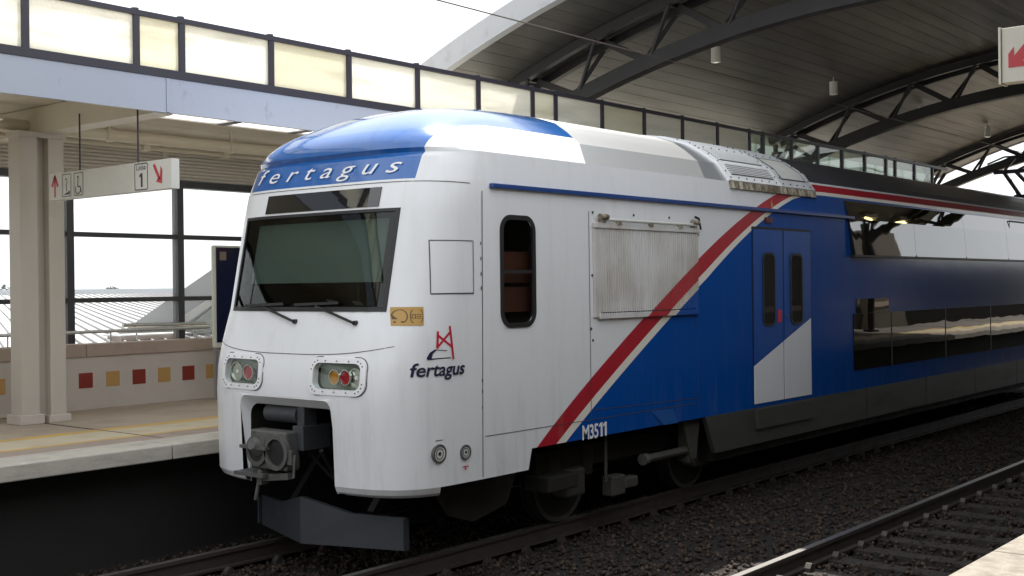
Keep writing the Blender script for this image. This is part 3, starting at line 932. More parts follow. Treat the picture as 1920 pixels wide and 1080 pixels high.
# ------------------------------------------------------------------ roofs and trees beyond the glass
nb = empty('neighbour_hall', (14, 26, -7))
rd = Vector((.42, .907, 0)).normalized()
def roofz(y): return 1.62 + (y - 15.7) * .0352
def rp_(x, y): return (x, y, roofz(y))
MB().add([rp_(-30, 15.7), rp_(70, 15.7), rp_(70, 36), rp_(-30, 36), (-30, 15.7, 1.2), (70, 15.7, 1.2), (70, 36, 1.2), (-30, 36, 1.2)],
         [(0, 1, 2, 3), (7, 6, 5, 4), (0, 4, 5, 1), (1, 5, 6, 2), (2, 6, 7, 3), (3, 7, 4, 0)]).build('roof', 'white_roof', nb)
rib_me = None
for i in range(120):
    x = -6 + .24 * i
    a = Vector((x, 15.75, roofz(15.75) + .012)); L = 20 / rd.y
    bpt = Vector((x + rd.x * L, 35.75, roofz(35.75) + .012))
    if rib_me is None:
        o = MB().bar(a, bpt, .022, .055).build('rib', 'rib', nb, origin=tuple(a)); rib_me = o.data
    else:
        o = bpy.data.objects.new('rib', rib_me); C.objects.link(o); o.parent = nb
    o.location = a - Vector(ORG[nb.name].tolist())
MB().box(-30, 70, 36.0, 36.5, 1.2, 2.50).build('ridge_parapet', 'grey_roof', nb)
MB().box(-29, 69, 15.9, 36, -7, 1.195).build('wall', 'render_wall', nb)
tag(nb, 'neighbouring hall with a white ribbed metal roof beyond the glass', 'building')

ga = empty('gabled_annex', (13.5, 18.5, 1.2))
prof = [(10.55, 1.68), (13.4, 3.31), (16.2, 1.7)]
MB().prism(prof, lambda a, b: (a, 17.0, b), lambda a, b: (a + 3.1, 21.0, b - .02)).build('roof', 'grey_roof', ga)
MB().prism([(11.55, 1.82), (11.62, 1.72), (13.4, 2.72), (13.4, 2.83)], lambda a, b: (a, 16.93, b), lambda a, b: (a, 16.998, b)).build('white_verge', 'white_roof', ga)
MB().prism([(11.75, 1.70), (15.2, 1.70), (13.4, 2.70)], lambda a, b: (a, 16.95, b), lambda a, b: (a, 16.997, b)).build('gable_panel', 'green_grey', ga)
tag(ga, 'grey gabled roof beside the white ribbed roof', 'building')
bx = empty('roof_box', (9.9, 16.6, 1.6))
MB().box(10.35, 11.5, 16.4, 16.8, 1.62, 1.735).build('box_body', 'cap', bx)
MB().box(10.3, 11.6, 16.35, 16.85, 1.735, 1.755).build('lid', 'white_roof', bx)
tag(bx, 'low brown roof box with a white lid behind the handrail', 'roof box')

def tree(x, y, hgt, wd, label):
    r = empty('tree', (x, y, -7))
    t = MB().tube((x, y, -7), (x, y, -7 + hgt * .6), .35, 7, .15)
    for k in range(5):
        a = 2 * PI * k / 5; t.tube((x, y, -7 + hgt * .45), (x + math.cos(a) * wd * .35, y + math.sin(a) * wd * .35, -7 + hgt * .75), .12, 5, .04)
    t.build('trunk', 'bark', r)
    mb = MB()
    for k in range(1600):
        while True:
            p = rng.uniform(-1, 1, 3)
            if p @ p < 1: break
        c = np.array([x, y, -7 + hgt * .70]) + p * [wd / 2, wd / 2, hgt * .30] * (1 + .25 * math.sin(5 * p[0] + 3 * p[1]))
        s = rng.uniform(.2, .4); d = rng.normal(size=(2, 3)) * s
        mb.add([c, c + d[0], c + d[0] + d[1], c + d[1]], [(0, 1, 2, 3)])
    mb.build('crown', 'leaf', r)
    tag(r, label, 'tree', 'far trees on the horizon')
for (x, y, hgt, wd, lb) in ((150, 290, 10.2, 9, 'far hazy tree on the horizon, the widest one in the middle of the window'), (135, 290, 9.8, 6, 'small far tree on the horizon left of the widest one'),
                            (186, 300, 10.3, 5, 'far tree on the horizon just left of the second mullion'), (94, 280, 9.9, 9, 'far tree on the horizon left of the pillar')):
    tree(x, y, hgt, wd, lb)

# ------------------------------------------------------------------ the train
CY = 8.62
ZS = [.595, .625, .68, .88, .93, 1.2, 1.45, 1.53, 1.7, 1.79, 1.95, 2.08, 2.25, 2.6, 3.10, 3.15, 3.40, 3.43, 3.55, 3.64, 3.68, 3.70, 3.72, 3.76, 3.80, 3.845, 3.87, 3.90, 3.93, 3.98, 4.02, 4.08, 4.12, 4.16, 4.20, 4.235, 4.27, 4.30, 4.33, 4.35, 4.36, 4.37]
PW = [(.595, 1.41), (.625, 1.445), (.68, 1.47), (3.40, 1.47), (3.70, 1.44), (3.93, 1.27), (4.08, 1.05), (4.20, .84), (4.30, .52), (4.35, .22), (4.37, .03)]
PF = [(.595, 7.23), (.625, 7.17), (.68, 7.14), (1.45, 7.11), (1.7, 7.13), (1.95, 7.20), (2.25, 7.31), (3.15, 7.50), (3.43, 7.575), (3.64, 7.63), (3.68, 7.672), (3.70, 7.66), (3.72, 7.637), (3.76, 7.640), (3.80, 7.655), (3.845, 7.685), (3.90, 7.740), (3.94, 7.795), (3.98, 7.860), (4.02, 7.935), (4.06, 8.015), (4.12, 8.155), (4.20, 8.42), (4.27, 8.78), (4.33, 9.25), (4.36, 9.75), (4.37, 10.1)]
P1 = [(.595, 8.2), (2, 8.25), (3.4, 8.5), (3.8, 8.7), (4.0, 9.0), (4.2, 9.5), (4.37, 10.6)]
PN = [(.595, 4), (3.4, 4), (3.7, 3.6), (4.37, 2.6)]
def it(z, p):
    return float(np.interp(z, [a for a, _ in p], [b for _, b in p]))
def zint(z):
    return z
def front_x(yo, z):
    w, xf, x1, n = it(z, PW), it(z, PF), it(z, P1), it(z, PN)
    u = min(1, abs(yo) / w)
    return x1 - (x1 - xf) * max(0, 1 - u ** n) ** (1 / n)
def side_y(x, z):
    """offset of the skin from the centre plane"""
    w, xf, x1, n = it(z, PW), it(z, PF), it(z, P1), it(z, PN)
    v = min(1, max(0, (x1 - x) / (x1 - xf)))
    return w * max(0, 1 - v ** n) ** (1 / n)
def on_side(d=.006): return lambda x, z: (x - .0, CY - side_y(x, z) - d, z)
def on_front(d=.006): return lambda y, z: (front_x(y - CY, z) - d, y, z)

tr = empty('train', (7.11, CY, ZR))
US = [0, .1, .249, .34, .4422, .55, .66, .728, .78, .83, .87, .905, .935, .958, .976, .985, .993, 1.0]
XK = [8.515, 8.96, 9.005, 9.9, 11.0, 12.2, 14.0, 16.4, 20.0, 24.0, 28.0, 33.0]
XEND = 33.0
def col_pts(z):
    w, xf, x1, n = it(z, PW), it(z, PF), it(z, P1), it(z, PN)
    pts = []
    for u in US:
        pts.append((x1 - (x1 - xf) * max(0, 1 - u ** n) ** (1 / n), w * u))
    prev = x1
    for k, X in enumerate(XK):
        if k == 1 and z < .9: X = 8.96 - (.93 - z) * .28
        X = max(X, prev + .015); prev = X
        pts.append((X, w))
    return pts
NC = len(US) + len(XK)
bm_v, bm_f = [], []
for z in ZS:
    pts = col_pts(z)
    row = [(x, CY + yo, z) for x, yo in reversed(pts)] + [(x, CY - yo, z) for x, yo in pts[1:]]
    bm_v += row
NR = 2 * NC - 1
iu = {u: i for i, u in enumerate(US)}
kx = {x: len(US) + i for i, x in enumerate(XK)}
for r in range(len(ZS) - 1):
    z0, z1 = ZS[r], ZS[r + 1]
    for c in range(NR - 1):
        a, b = abs(c - (NC - 1)), abs(c + 1 - (NC - 1))
        lo = min(a, b)                      # column index of the inner edge
        if z1 <= .685 and lo >= iu[.985]: continue
        if z1 <= .885 and lo >= kx[8.96]: continue
        if z1 <= 1.451 and lo < iu[.4422]: continue
        if 1.529 < z0 and z1 < 1.791 and iu[.249] <= lo < iu[.66]: continue
        if 2.249 < z0 and z1 <= 3.151 and lo < iu[.728]: continue
        if c >= NC - 1 and 2.079 < z0 and z1 <= 3.101 and kx[8.515] <= lo < kx[9.005]: continue
        i = r * NR + c
        bm_f.append((i, i + NR, i + NR + 1, i + 1))
body = MB().add(bm_v, bm_f)
body_o = body.build('body', 'livery', tr, smooth=True, angle=17)
# make sure the skin faces outwards
import bmesh
bmm = bmesh.new(); bmm.from_mesh(body_o.data)
fsel = max(bmm.faces, key=lambda f: f.calc_center_median().z)
bmm.normal_update()
if fsel.normal.z < 0:
    bmesh.ops.reverse_faces(bmm, faces=bmm.faces[:])
bmm.to_mesh(body_o.data); bmm.free()

MB().box(8.0, XEND, CY - 1.42, CY + 1.42, .93, .96).build('underfloor', 'under', tr)
MB().box(XEND - .06, XEND, CY - 1.44, CY + 1.44, .93, 3.9).build('end_wall', 'dark_steel', tr)
tag(tr, 'white and blue double-deck electric train standing at the far platform', 'train')

# windshield, its black border, blind, cab inside
def front_sheet(y0, y1, z0, z1, d, ny=12, nz=4, th=.006):
    mb = MB(); vs = []
    for k in range(nz + 1):
        z = z0 + (z1 - z0) * k / nz
        for j in range(ny + 1):
            y = y0 + (y1 - y0) * j / ny
            vs.append((front_x(y - CY, z) - d, y, z))
    n = len(vs); vs += [(x + th, y, z) for x, y, z in vs]
    w = ny + 1; fs = []
    for k in range(nz):
        for j in range(ny):
            i = k * w + j
            fs += [(i, i + 1, i + w + 1, i + w), (n + i, n + i + w, n + i + w + 1, n + i + 1)]
    for j in range(ny):
        fs += [(j + 1, j, n + j, n + j + 1), (nz * w + j, nz * w + j + 1, n + nz * w + j + 1, n + nz * w + j)]
    for k in range(nz):
        fs += [(k * w, k * w + w, n + k * w + w, n + k * w), (k * w + ny + w, k * w + ny, n + k * w + ny, n + k * w + ny + w)]
    return mb.add(vs, fs)
ws = front_sheet(CY - 1.065, CY + 1.065, 2.255, 3.145, -.004).build('windshield', 'windshield', tr, smooth=True)
g = MB()
for y0, y1, z0, z1 in ((CY - 1.085, CY + 1.085, 2.235, 2.275), (CY - 1.085, CY + 1.085, 3.135, 3.165), (CY - 1.085, CY - 1.05, 2.275, 3.135), (CY + 1.05, CY + 1.085, 2.275, 3.135)):
    m_ = front_sheet(y0, y1, z0, z1, .008, ny=12 if y1 - y0 > 1 else 1, th=.012); g.add(m_.v, m_.f)
g.build('windshield_seal', 'black', tr)
front_sheet(CY - .90, CY + .96, 2.50, 3.08, -.10).build('sun_blind', 'blind', tr)
MB().box(7.48, 8.0, CY - 1.12, CY + 1.12, 1.95, 2.28).build('cab_desk', 'cab', tr)
MB().box(9.72, 9.78, CY - 1.4, CY + 1.4, .97, 3.6).build('cab_rear_wall', 'cab', tr)
MB().box(7.9, 9.7, CY - .2, CY - .17, .97, 3.3).build('cab_partition', 'cab', tr)
st = MB().box(8.45, 8.60, CY - .75, CY - .25, 1.9, 2.75); st.box(8.15, 8.60, CY - .75, CY - .25, 1.75, 1.9)
st.build('driver_seat', 'seat', tr, bevel=.03)
lk = MB().box(8.62, 9.3, CY - 1.36, CY - 1.1, 2.20, 2.44); lk.box(8.62, 9.3, CY - 1.36, CY - 1.1, 2.48, 2.78)
lk.build('cab_cupboard', 'seat', tr)
for (y, z, dz) in ((8.30, 2.30, .02), (7.95, 2.285, .02)):
    MB().add([(7.46, y - .06, z), (7.46, y + .06, z + .006), (7.40, y + .05, z + .045), (7.40, y - .07, z + .04)], [(0, 1, 2, 3)]).build('paper', 'paper', tr)
# destination display
front_sheet(7.77, 9.355, 3.185, 3.365, .008, th=.02).build('destination_display', 'dark_glass', tr)
# seam lines of the mask and bonnet
sm = MB()
def ribbon(pts, w, fn, mb, vert=False):
    vs = []; 
    for (a, b) in pts:
        vs += [fn(a - (w / 2 if vert else 0), b - (0 if vert else w / 2)), fn(a + (w / 2 if vert else 0), b + (0 if vert else w / 2))]
    mb.add(vs, [(2 * k, 2 * k + 2, 2 * k + 3, 2 * k + 1) for k in range(len(pts) - 1)])
fo = on_front(.002)
ribbon([(CY - 1.10 + .1 * k, 3.405 + 0 * k) for k in range(23)], .007, fo, sm)
crv = [(CY + 1.28 - .1 * k, 1.845 + .10 * abs((1.28 - .1 * k) / 1.28) ** 3) for k in range(26)]
ribbon(crv, .007, fo, sm)
sd = on_side(.003)
def dense(a, b, n=14): return [(a[0] + (b[0] - a[0]) * k / n, a[1] + (b[1] - a[1]) * k / n) for k in range(n + 1)]
ribbon(dense((8.253, 3.33), (8.22, .70)), .009, sd, sm, True)
ribbon(dense((9.92, 3.21), (9.93, .94), 4), .009, sd, sm, True)
ribbon(dense((8.26, 1.068), (12.0, 1.06), 8), .007, sd, sm)
ribbon(dense((7.62, 3.405), (8.1, 3.39)), .007, sd, sm)
HX = (7.679, 8.122, 7.645, 8.121)
for a, b, v in (((HX[0], 2.865), (HX[1], 2.865), 0), ((HX[2], 2.388), (HX[3], 2.388), 0), ((HX[0], 2.865), (HX[2], 2.388), 1), ((HX[1], 2.865), (HX[3], 2.388), 1)):
    ribbon(dense(a, b), .012 if not v and b[1] < 2.5 else .008, sd, sm, bool(v))
for z in (2.86, 2.72, 2.58, 2.45, 1.6, 1.5, 1.35):
    ribbon([(8.225, z), (8.225, z - .03)], .012, sd, sm, True)
ribbon(dense((12.06, 2.08), (12.06, .98), 3), .006, sd, sm, True)
ribbon(dense((9.97, 1.16), (12.06, 1.12), 4), .006, sd, sm)
sm.build('panel_seam', 'bolt', tr)

# band lettering on the brow
fb = on_front(.012)
a, f = text_geo('fertagus', 1.0, .38, 1.62, .0)
lo, hi = a[:, 0].min(), a[:, 0].max(); k = (9.62 - 7.60) / (hi - lo)
MB().add([fb(9.62 - (p[0] - lo) * k, 3.495 + p[1] * .205) for p in a], f).build('lettering', 'trim_white', tr)

# head lamps
def lamp_unit(yc, amber, label):
    zc = 1.662; w, h = .665, .335
    fo_ = lambda d: (lambda y, z: (front_x(y - CY, z) - d, y, z))
    o_out = rrect(yc, zc, w, h, .10, 7); o_in = rrect(yc, zc, w - .105, h - .10, .07, 7)
    n = len(o_out); vs = []
    for d, pl in ((.0, o_out), (.018, o_out), (.018, o_in), (-.05, o_in)):
        vs += [fo_(d)(*p) for p in pl]
    fs_ = []
    for q in range(3):
        fs_ += [(q * n + i, q * n + (i + 1) % n, (q + 1) * n + (i + 1) % n, (q + 1) * n + i) for i in range(n)]
    fr = MB().add(vs, fs_).build('headlight_frame', 'trim_white', tr, smooth=True)
    fr['label'] = label
    # dark rubber line round the frame
    ol = rrect(yc, zc, w + .016, h + .016, .106, 7)
    MB().add([fo_(.003)(*p) for p in ol] + [fo_(.003)(*p) for p in o_out], [(i, (i + 1) % n, n + (i + 1) % n, n + i) for i in range(n)]).build('seal', 'bolt', fr)
    bolts = MB()
    for t in range(14):
        p = rrect(yc, zc, w - .06, h - .055, .08, 7); q = p[int(t * len(p) / 14)]
        b0 = Vector(fo_(.018)(*q)); bolts.tube(b0, b0 - Vector((.006, 0, 0)), .006, 6)
    for j in (-.14, 0, .14):
        for s_ in (-1, 1):
            b0 = Vector(fo_(.018)(yc + j, zc + s_ * (h / 2 - .03))); bolts.tube(b0, b0 - Vector((.006, 0, 0)), .006, 6)
    bolts.build('bolt', 'bolt', fr)
    # housing bowl (dark), reflector lamps, clear lens
    hp = [fo_(-.08)(*p) for p in o_in]
    MB().add(hp, [tuple(range(n))]).build('housing', 'lamp_box', fr)
    if amber is None: lamps = ((yc + .10, .082, 'reflector'), (yc - .09, .064, 'lamp_red'))
    else: lamps = ((yc + .035, .060, 'lamp_amber'), (yc - .095, .062, 'lamp_red'), (yc - .21, .075, 'reflector'))
    for (y, r, mt) in lamps:
        c = Vector((front_x(y - CY, zc) + .022, y, zc - .008))
        l = MB().tube(c + Vector((.05, 0, 0)), c, r * .6, 18, r).build('lamp', mt, fr, smooth=True)
        MB().ring(c + Vector((-.012, 0, 0)), (1, 0, 0), r, r + .012, .02, 22).build('lamp_ring', 'reflector', fr)
        if mt == 'reflector':
            MB().tube(c + Vector((-.004, 0, 0)), c + Vector((.02, 0, 0)), .018, 10).build('bulb', 'trim_white', fr)
    MB().add([fo_(.004)(*p) for p in o_in], [tuple(range(n))]).build('lens', 'lens', fr)
lamp_unit(9.265, None, 'head lamp unit on the platform side with a clear and a red lamp')
lamp_unit(7.93, True, 'head lamp unit on the camera side with amber, red and clear lamps')

# coupler pocket surround
def pocket():
    yc, hw, zt, zb_, r = CY, .64, 1.44, .60, .09
    def outl(hw_, zt_, r_, n=8):
        p = [(yc + hw_, zb_)]
        for k in range(n + 1):
            a = math.radians(90 * k / n); p.append((yc + hw_ - r_ + r_ * math.cos(a), zt_ - r_ + r_ * math.sin(a)))
        for k in range(n + 1):
            a = math.radians(90 + 90 * k / n); p.append((yc - hw_ + r_ + r_ * math.cos(a), zt_ - r_ + r_ * math.sin(a)))
        p.append((yc - hw_, zb_)); return p
    o0 = outl(hw, zt, r); n = len(o0)
    sq = [(max(-.66, min(.66, (y - yc) * 1.6)) + yc, min(1.456, z if abs(y - yc) > .63 and z < zt - r - .005 else 1.456)) for y, z in o0]
    vs = [(front_x(y - CY, z) - .003, y, z) for y, z in sq] + [(front_x(y - CY, z) - .006, y, z) for y, z in o0]
    o1 = outl(hw - .03, zt - .085, r + .03)
    vs += [(7.215, y, z) for y, z in o1]
    fs_ = []
    for q in range(2):
        fs_ += [(q * n + i, q * n + i + 1, (q + 1) * n + i + 1, (q + 1) * n + i) for i in range(n - 1)]
    return MB().add(vs, fs_)
pocket().build('coupler_surround', 'white_paint', tr, smooth=True, angle=40)
bx_ = MB(); bx_.box(8.3, 8.34, CY - .66, CY + .66, .45, 1.45); bx_.box(7.22, 8.3, CY - .70, CY - .612, .60, 1.45); bx_.box(7.22, 8.3, CY + .612, CY + .70, .60, 1.45); bx_.box(7.22, 8.3, CY - .62, CY + .62, 1.35, 1.45)
bx_.build('coupler_recess', 'under', tr)

cp = MB()
cx = 7.02; KY = CY + .14
cp.box(cx + .03, cx + .20, KY - .245, KY + .275, .77, 1.13)
cpl = cp.build('coupler', 'coupler', tr, bevel=.02)
MB().ring((cx, KY - .125, .94), (1, 0, 0), .125, .165, .05, 24).build('guide_ring', 'coupler', cpl, smooth=True)
MB().ring((cx, KY + .155, .94), (1, 0, 0), .105, .145, .05, 24).build('guide_ring', 'coupler', cpl, smooth=True)
MB().tube((cx + .025, KY - .125, .94), (cx + .029, KY - .125, .94), .124, 24).build('socket', 'black', cpl)
MB().tube((cx + .010, KY + .155, .90), (cx + .029, KY + .155, .90), .10, 20).build('socket', 'under', cpl)
MB().tube((cx - .05, KY + .155, 1.005), (cx + .028, KY + .155, .985), .05, 16, .105).build('cone', 'coupler', cpl, smooth=True)
MB().box(cx - .03, cx + .03, KY - .02, KY + .36, .955, .985).build('bracket', 'coupler', cpl)
MB().box(cx - .03, cx + .20, KY + .02, KY + .45, .695, .73).build('bracket', 'coupler', cpl)
MB().tube((cx + .26, KY - .20, 1.27), (cx + .26, KY + .26, 1.27), .085, 16).build('cylinder', 'coupler_dark', cpl, smooth=True)
MB().box(cx + .20, cx + .36, KY - .30, KY - .20, 1.12, 1.36).build('bracket', 'coupler_dark', cpl, bevel=.01)
MB().box(cx + .16, cx + .5, KY - .33, KY - .18, .95, 1.18).build('bracket', 'coupler_dark', cpl, bevel=.01)
MB().tube((cx + .2, KY, .95), (cx + 1.3, KY, .95), .12, 14).build('shank', 'coupler_dark', cpl, smooth=True)
MB().box(cx + .02, cx + .06, KY - .33, KY - .27, .84, .97).build('latch', 'coupler', cpl)
hz = MB().tube((cx + .05, KY - .345, .93), (cx + .04, KY - .335, .72), .013, 8); hz.build('latch', 'coupler', cpl, smooth=True)
hk = MB(); hk.box(cx + .02, cx + .10, KY + .10, KY + .16, .62, .76); hk.tube((cx + .05, KY + .17, .66), (cx + .03, KY + .20, .47), .020, 10); hk.bar((cx + .05, KY + .12, .66), (cx + .05, KY + .19, .66), .03, .03)
hk.build('hose_hook', 'coupler', cpl, smooth=True, angle=40)
MB().bar((cx + .06, KY - .26, .73), (cx + .06, KY + .14, .68), .05, .06).build('support', 'coupler', cpl)
hs = MB()
pts = [Vector((cx + .30 + .25 * math.sin(PI * k / 10), KY - .42 + .02 * k, .95 - .30 * math.sin(PI * k / 10))) for k in range(11)]
for a_, b_ in zip(pts[:-1], pts[1:]): hs.tube(a_, b_, .022, 8)
hs.build('air_hose', 'black', cpl, smooth=True)

# plough
pl = MB()
for s in (-1, 1):
    A = (7.30, CY, .50); B = (7.30, CY, .06); D = (7.66, CY + s * 1.02, .06); E_ = (7.66, CY + s * 1.02, .36); Mid = (7.47, CY + s * .50, .37)
    o2 = [(x + .05, y, z) for x, y, z in (A, B, D, E_, Mid)]
    vs = [A, B, D, E_, Mid] + o2
    if s < 0: fs_ = [(0, 1, 2, 3, 4), (9, 8, 7, 6, 5)]
    else: fs_ = [(4, 3, 2, 1, 0), (5, 6, 7, 8, 9)]
    fs_ += [(k, (k + 1) % 5, 5 + (k + 1) % 5, 5 + k) for k in range(5)]
    pl.add(vs, fs_)
plo = pl.build('snow_plough', 'plough', tr)
for s in (-1, 1):
    MB().box(7.62, 7.68, CY + s * 1.025 - .012, CY + s * 1.025 + .012, .08, .35).build('end_plate', 'plough', plo)
    MB().bar((7.7, CY + s * .55, .34), (8.2, CY + s * .55, .92), .08, .08).build('bracket', 'under', plo)

# wipers
for (y0, z0, y1, z1) in ((8.615, 2.142, 9.12, 2.275), (7.82, 2.135, 8.36, 2.285)):
    w_ = MB()
    fo3 = on_front(.03)
    w_.bar(fo3(y0, z0), fo3(y1, z1), .018, .02)
    w_.tube(fo3(y0, z0), (fo3(y0, z0)[0] + .04, y0, z0), .022, 10)
    wo = w_.build('wiper', 'black', tr)
    b_ = MB().bar(fo3(y1 + .30, z1 + .012), fo3(y1 - .30, z1 + .03), .012, .025); b_.build('wiper_blade', 'black', wo)

# sticker, emblem and name on the cab side
fside = on_side(.006)
def side_sheet(x0, x1, z0, z1, d, n=10, tilt=0.0):
    mb = MB(); fn = on_side(d); vs = []
    for k in range(n + 1):
        x = x0 + (x1 - x0) * k / n
        vs += [fn(x, z0 + tilt * k / n), fn(x, z1 + tilt * k / n)]
    return mb.add(vs, [(2 * k, 2 * k + 2, 2 * k + 3, 2 * k + 1) for k in range(n)])
SQ = (7.407, 7.579, 7.371, 7.560)
def sticker_x(u, v): return (SQ[2] * (1 - u) + SQ[3] * u) * (1 - v) + (SQ[0] * (1 - u) + SQ[1] * u) * v
def sq(u, v): return (sticker_x(u, v), 2.112 + .163 * v)
fs5 = on_side(.005); mbk = MB(); vs = []
for k in range(11):
    for q in range(5): vs.append(fs5(*sq(k / 10, q / 4)))
mbk.add(vs, [(k * 5 + q, k * 5 + 5 + q, k * 5 + 6 + q, k * 5 + 1 + q) for k in range(10) for q in range(4)])
stk = mbk.build('sticker', 'ochre', tr)
fst = on_side(.008)
sp_ = []
sp_ += [[sq(*q) for q in pl_] for pl_ in stroke([(.22 + .20 * math.cos(math.radians(a)), .50 + .36 * math.sin(math.radians(a))) for a in range(-60, 190, 15)], .035)]
sp_ += [[sq(*q) for q in pl_] for pl_ in stroke([(.64 + .13 * math.cos(math.radians(a)), .50 + .36 * math.sin(math.radians(a))) for a in range(110, 255, 12)], .03)]
sp_ += [[sq(*q) for q in pl_] for pl_ in stroke([(.84 + .13 * math.cos(math.radians(a)), .50 + .36 * math.sin(math.radians(a))) for a in range(-70, 75, 12)], .03)]
sp_ += [[sq(*q) for q in pl_] for pl_ in stroke([(.57, .40), (.57, .60), (.68, .60), (.68, .40), (.57, .40)], .03)]
sp_ += [[sq(.02, .35), sq(.16, .35), sq(.06, .55), sq(.02, .55)], [sq(.05, .16), sq(.33, .16), sq(.33, .24), sq(.05, .24)]]
sp_ += [[sq(.72, v), sq(.92, v), sq(.92, v + .03), sq(.72, v + .03)] for v in (.38, .48, .58)]
poly_mb(sp_, fst).build('sticker_print', 'ochre_dark', stk)

# emblem coordinates measured on the photograph's cab side: x along the train, z up
EX = lambda u: 7.555 + u * .298
EZ = lambda v: 1.808 + v * .285
def em(polys): return [[(EX(u), EZ(v)) for u, v in p] for p in polys]
red = stroke([(.36, .36), (.41, .85)], .075) + stroke([(.85, 1.0), (.96, .0)], .075) + stroke([(.41, .74), (.90, .38)], .07) + stroke([(.37, .38), (.87, .85)], .07)
poly_mb(em(red), fside).build('emblem', 'red_print', tr)
blue = [[(.02, .0), (.0, .06), (.10, .22), (.26, .31), (.36, .31), (.20, .18), (.16, .06), (.18, .0)]] + [[(.26, .31), (.70, .275), (.70, .25), (.36, .285)]] + [[(.15, .0), (.85, .02), (.85, .05), (.15, .04)]]
poly_mb(em(blue), fside).build('emblem', 'navy', tr)
fit_text('fertagus', .22, .98, .018, 7.41, 7.985, fside, 1.665, .165).build('lettering', 'navy', tr)
num = fit_text('M35', 0, .92, .022, 9.765, 10.045, on_side(.006), .875, .205)
for x in (10.085, 10.16):
    m_ = poly_mb([[(x, .875), (x + .035, .875), (x + .035, 1.022), (x, 1.022)], [(x, 1.021), (x, .985), (x - .03, .975), (x - .03, .998)]], on_side(.006)); num.add(m_.v, m_.f)
num.build('number_lettering', 'trim_white', tr)

# two round sockets low on the cab side
for (x, z, r) in ((7.665, .975, .085), (7.985, .955, .068)):
    yy = CY - side_y(x, z)
    so = MB().ring((x, yy - .012, z), (0, 1, 0), r * .78, r, .03, 24).build('socket_ring', 'coupler', tr, smooth=True)
    MB().tube((x, yy - .006, z), (x, yy + .01, z), r * .76, 24).build('socket_face', 'ivory', so)
    MB().ring((x, yy - .009, z), (0, 1, 0), r * .5, r * .58, .01, 20).build('socket_groove', 'bolt', so)
    MB().tube((x, yy - .010, z), (x, yy + .01, z), r * .2, 12).build('socket_hole', 'black', so)
poly_mb([[(7.94, .822), (8.02, .822), (8.02, .832), (7.94, .832)], [(7.965, .80), (7.995, .80), (7.98, .822)]], on_side(.006)).build('jack_mark', 'red_print', tr)
poly_mb([[(7.665 - .04, 1.09), (7.665 + .04, 1.09), (7.665 + .04, 1.097), (7.665 - .04, 1.097)]], on_side(.004)).build('small_plate', 'coupler', tr)

# gutter
MB().box(8.36, 16.46, CY - 1.515, CY - 1.465, 3.36, 3.405).build('rain_gutter', 'blue_paint', tr, bevel=.008)

# cab side window: black rounded frame and glass
def rframe(xc, zc, w, h, r, bw, d0, d1, n=8):
    o1, o2 = rrect(xc, zc, w, h, r, n), rrect(xc, zc, w - 2 * bw, h - 2 * bw, max(.01, r - bw), n)
    k = len(o1); vs = []
    Y = CY - 1.47
    for d, pl_ in ((d0, o1), (d1, o1), (d1, o2), (d0, o2)):
        vs += [(x, Y - d, z) for x, z in pl_]
    fs_ = []
    for q in range(4):
        q2 = (q + 1) % 4
        fs_ += [(q * k + i, q * k + (i + 1) % k, q2 * k + (i + 1) % k, q2 * k + i) for i in range(k)]
    return MB().add(vs, fs_)
swf = rframe(8.763, 2.588, .53, 1.07, .15, .045, -.02, .012).build('side_window_frame', 'black', tr, smooth=True)
MB().prism(rrect(8.763, 2.588, .45, .99, .11), lambda a, b: (a, CY - 1.47 + .004, b), lambda a, b: (a, CY - 1.47 + .010, b)).build('pane', 'cab_window', swf)
Y0 = CY - 1.47
fl = MB()
cn = rrect(8.763, 2.588, .46, 1.0, .12, 8)
# corner fillers behind the frame so that the square opening does not show
for sx_, sz_ in ((1, 1), (-1, 1), (-1, -1), (1, -1)):
    xc_, zc_ = 8.763 + sx_ * .265, 2.588 + sz_ * .535
    fl.add([(xc_, Y0 - .001, zc_), (xc_ - sx_ * .16, Y0 - .001, zc_), (xc_, Y0 - .001, zc_ - sz_ * .16)], [(0, 1, 2) if sx_ * sz_ > 0 else (2, 1, 0)])
fl.build('corner_filler', 'livery', swf)
MB().box(8.52, 9.0, CY - 1.475, CY - 1.460, 2.57, 2.60).build('window_bar', 'black', swf)

# corrugated shutter with its frame, hinge bar and brackets
SX0, SX1, SZ0, SZ1 = 9.985, 12.06, 2.115, 3.085
rp2 = MB(); nrib = 44
pts = []
pitch = (SX1 - .06 - SX0 - .10) / nrib
for k in range(nrib):
    x = SX0 + .10 + pitch * k
    pts += [(x, .012), (x + pitch * .2, .030), (x + pitch * .55, .030), (x + pitch * .75, .012)]
pts.append((SX1 - .06, .012))
vs = []
for x, d in pts: vs += [(x, CY - 1.47 - d, SZ0 + .05), (x, CY - 1.47 - d, SZ1 - .03)]
rp2.add(vs, [(2 * k, 2 * k + 2, 2 * k + 3, 2 * k + 1) for k in range(len(pts) - 1)])
shu = rp2.build('ventilation_shutter', 'shutter', tr)
Y0 = CY - 1.47
MB().box(SX0, SX0 + .10, Y0 - .028, Y0, SZ0, SZ1).build('shutter_frame', 'shutter', shu, bevel=.004)
MB().box(SX1 - .06, SX1, Y0 - .028, Y0, SZ0, SZ1).build('shutter_frame', 'shutter', shu, bevel=.004)
MB().box(SX0 - .01, SX1 + .02, Y0 - .045, Y0, SZ1 - .045, SZ1 + .012).build('shutter_frame', 'shutter', shu, bevel=.006)
MB().box(SX0 + .08, SX1 + .0, Y0 - .04, Y0, SZ0 - .02, SZ0 + .04).build('shutter_frame', 'shutter', shu, bevel=.006)
MB().tube((SX0 + .2, Y0 - .05, SZ1 + .045), (SX1 - .1, Y0 - .05, SZ1 + .045), .018, 10).build('hinge_bar', 'ivory', shu, smooth=True)
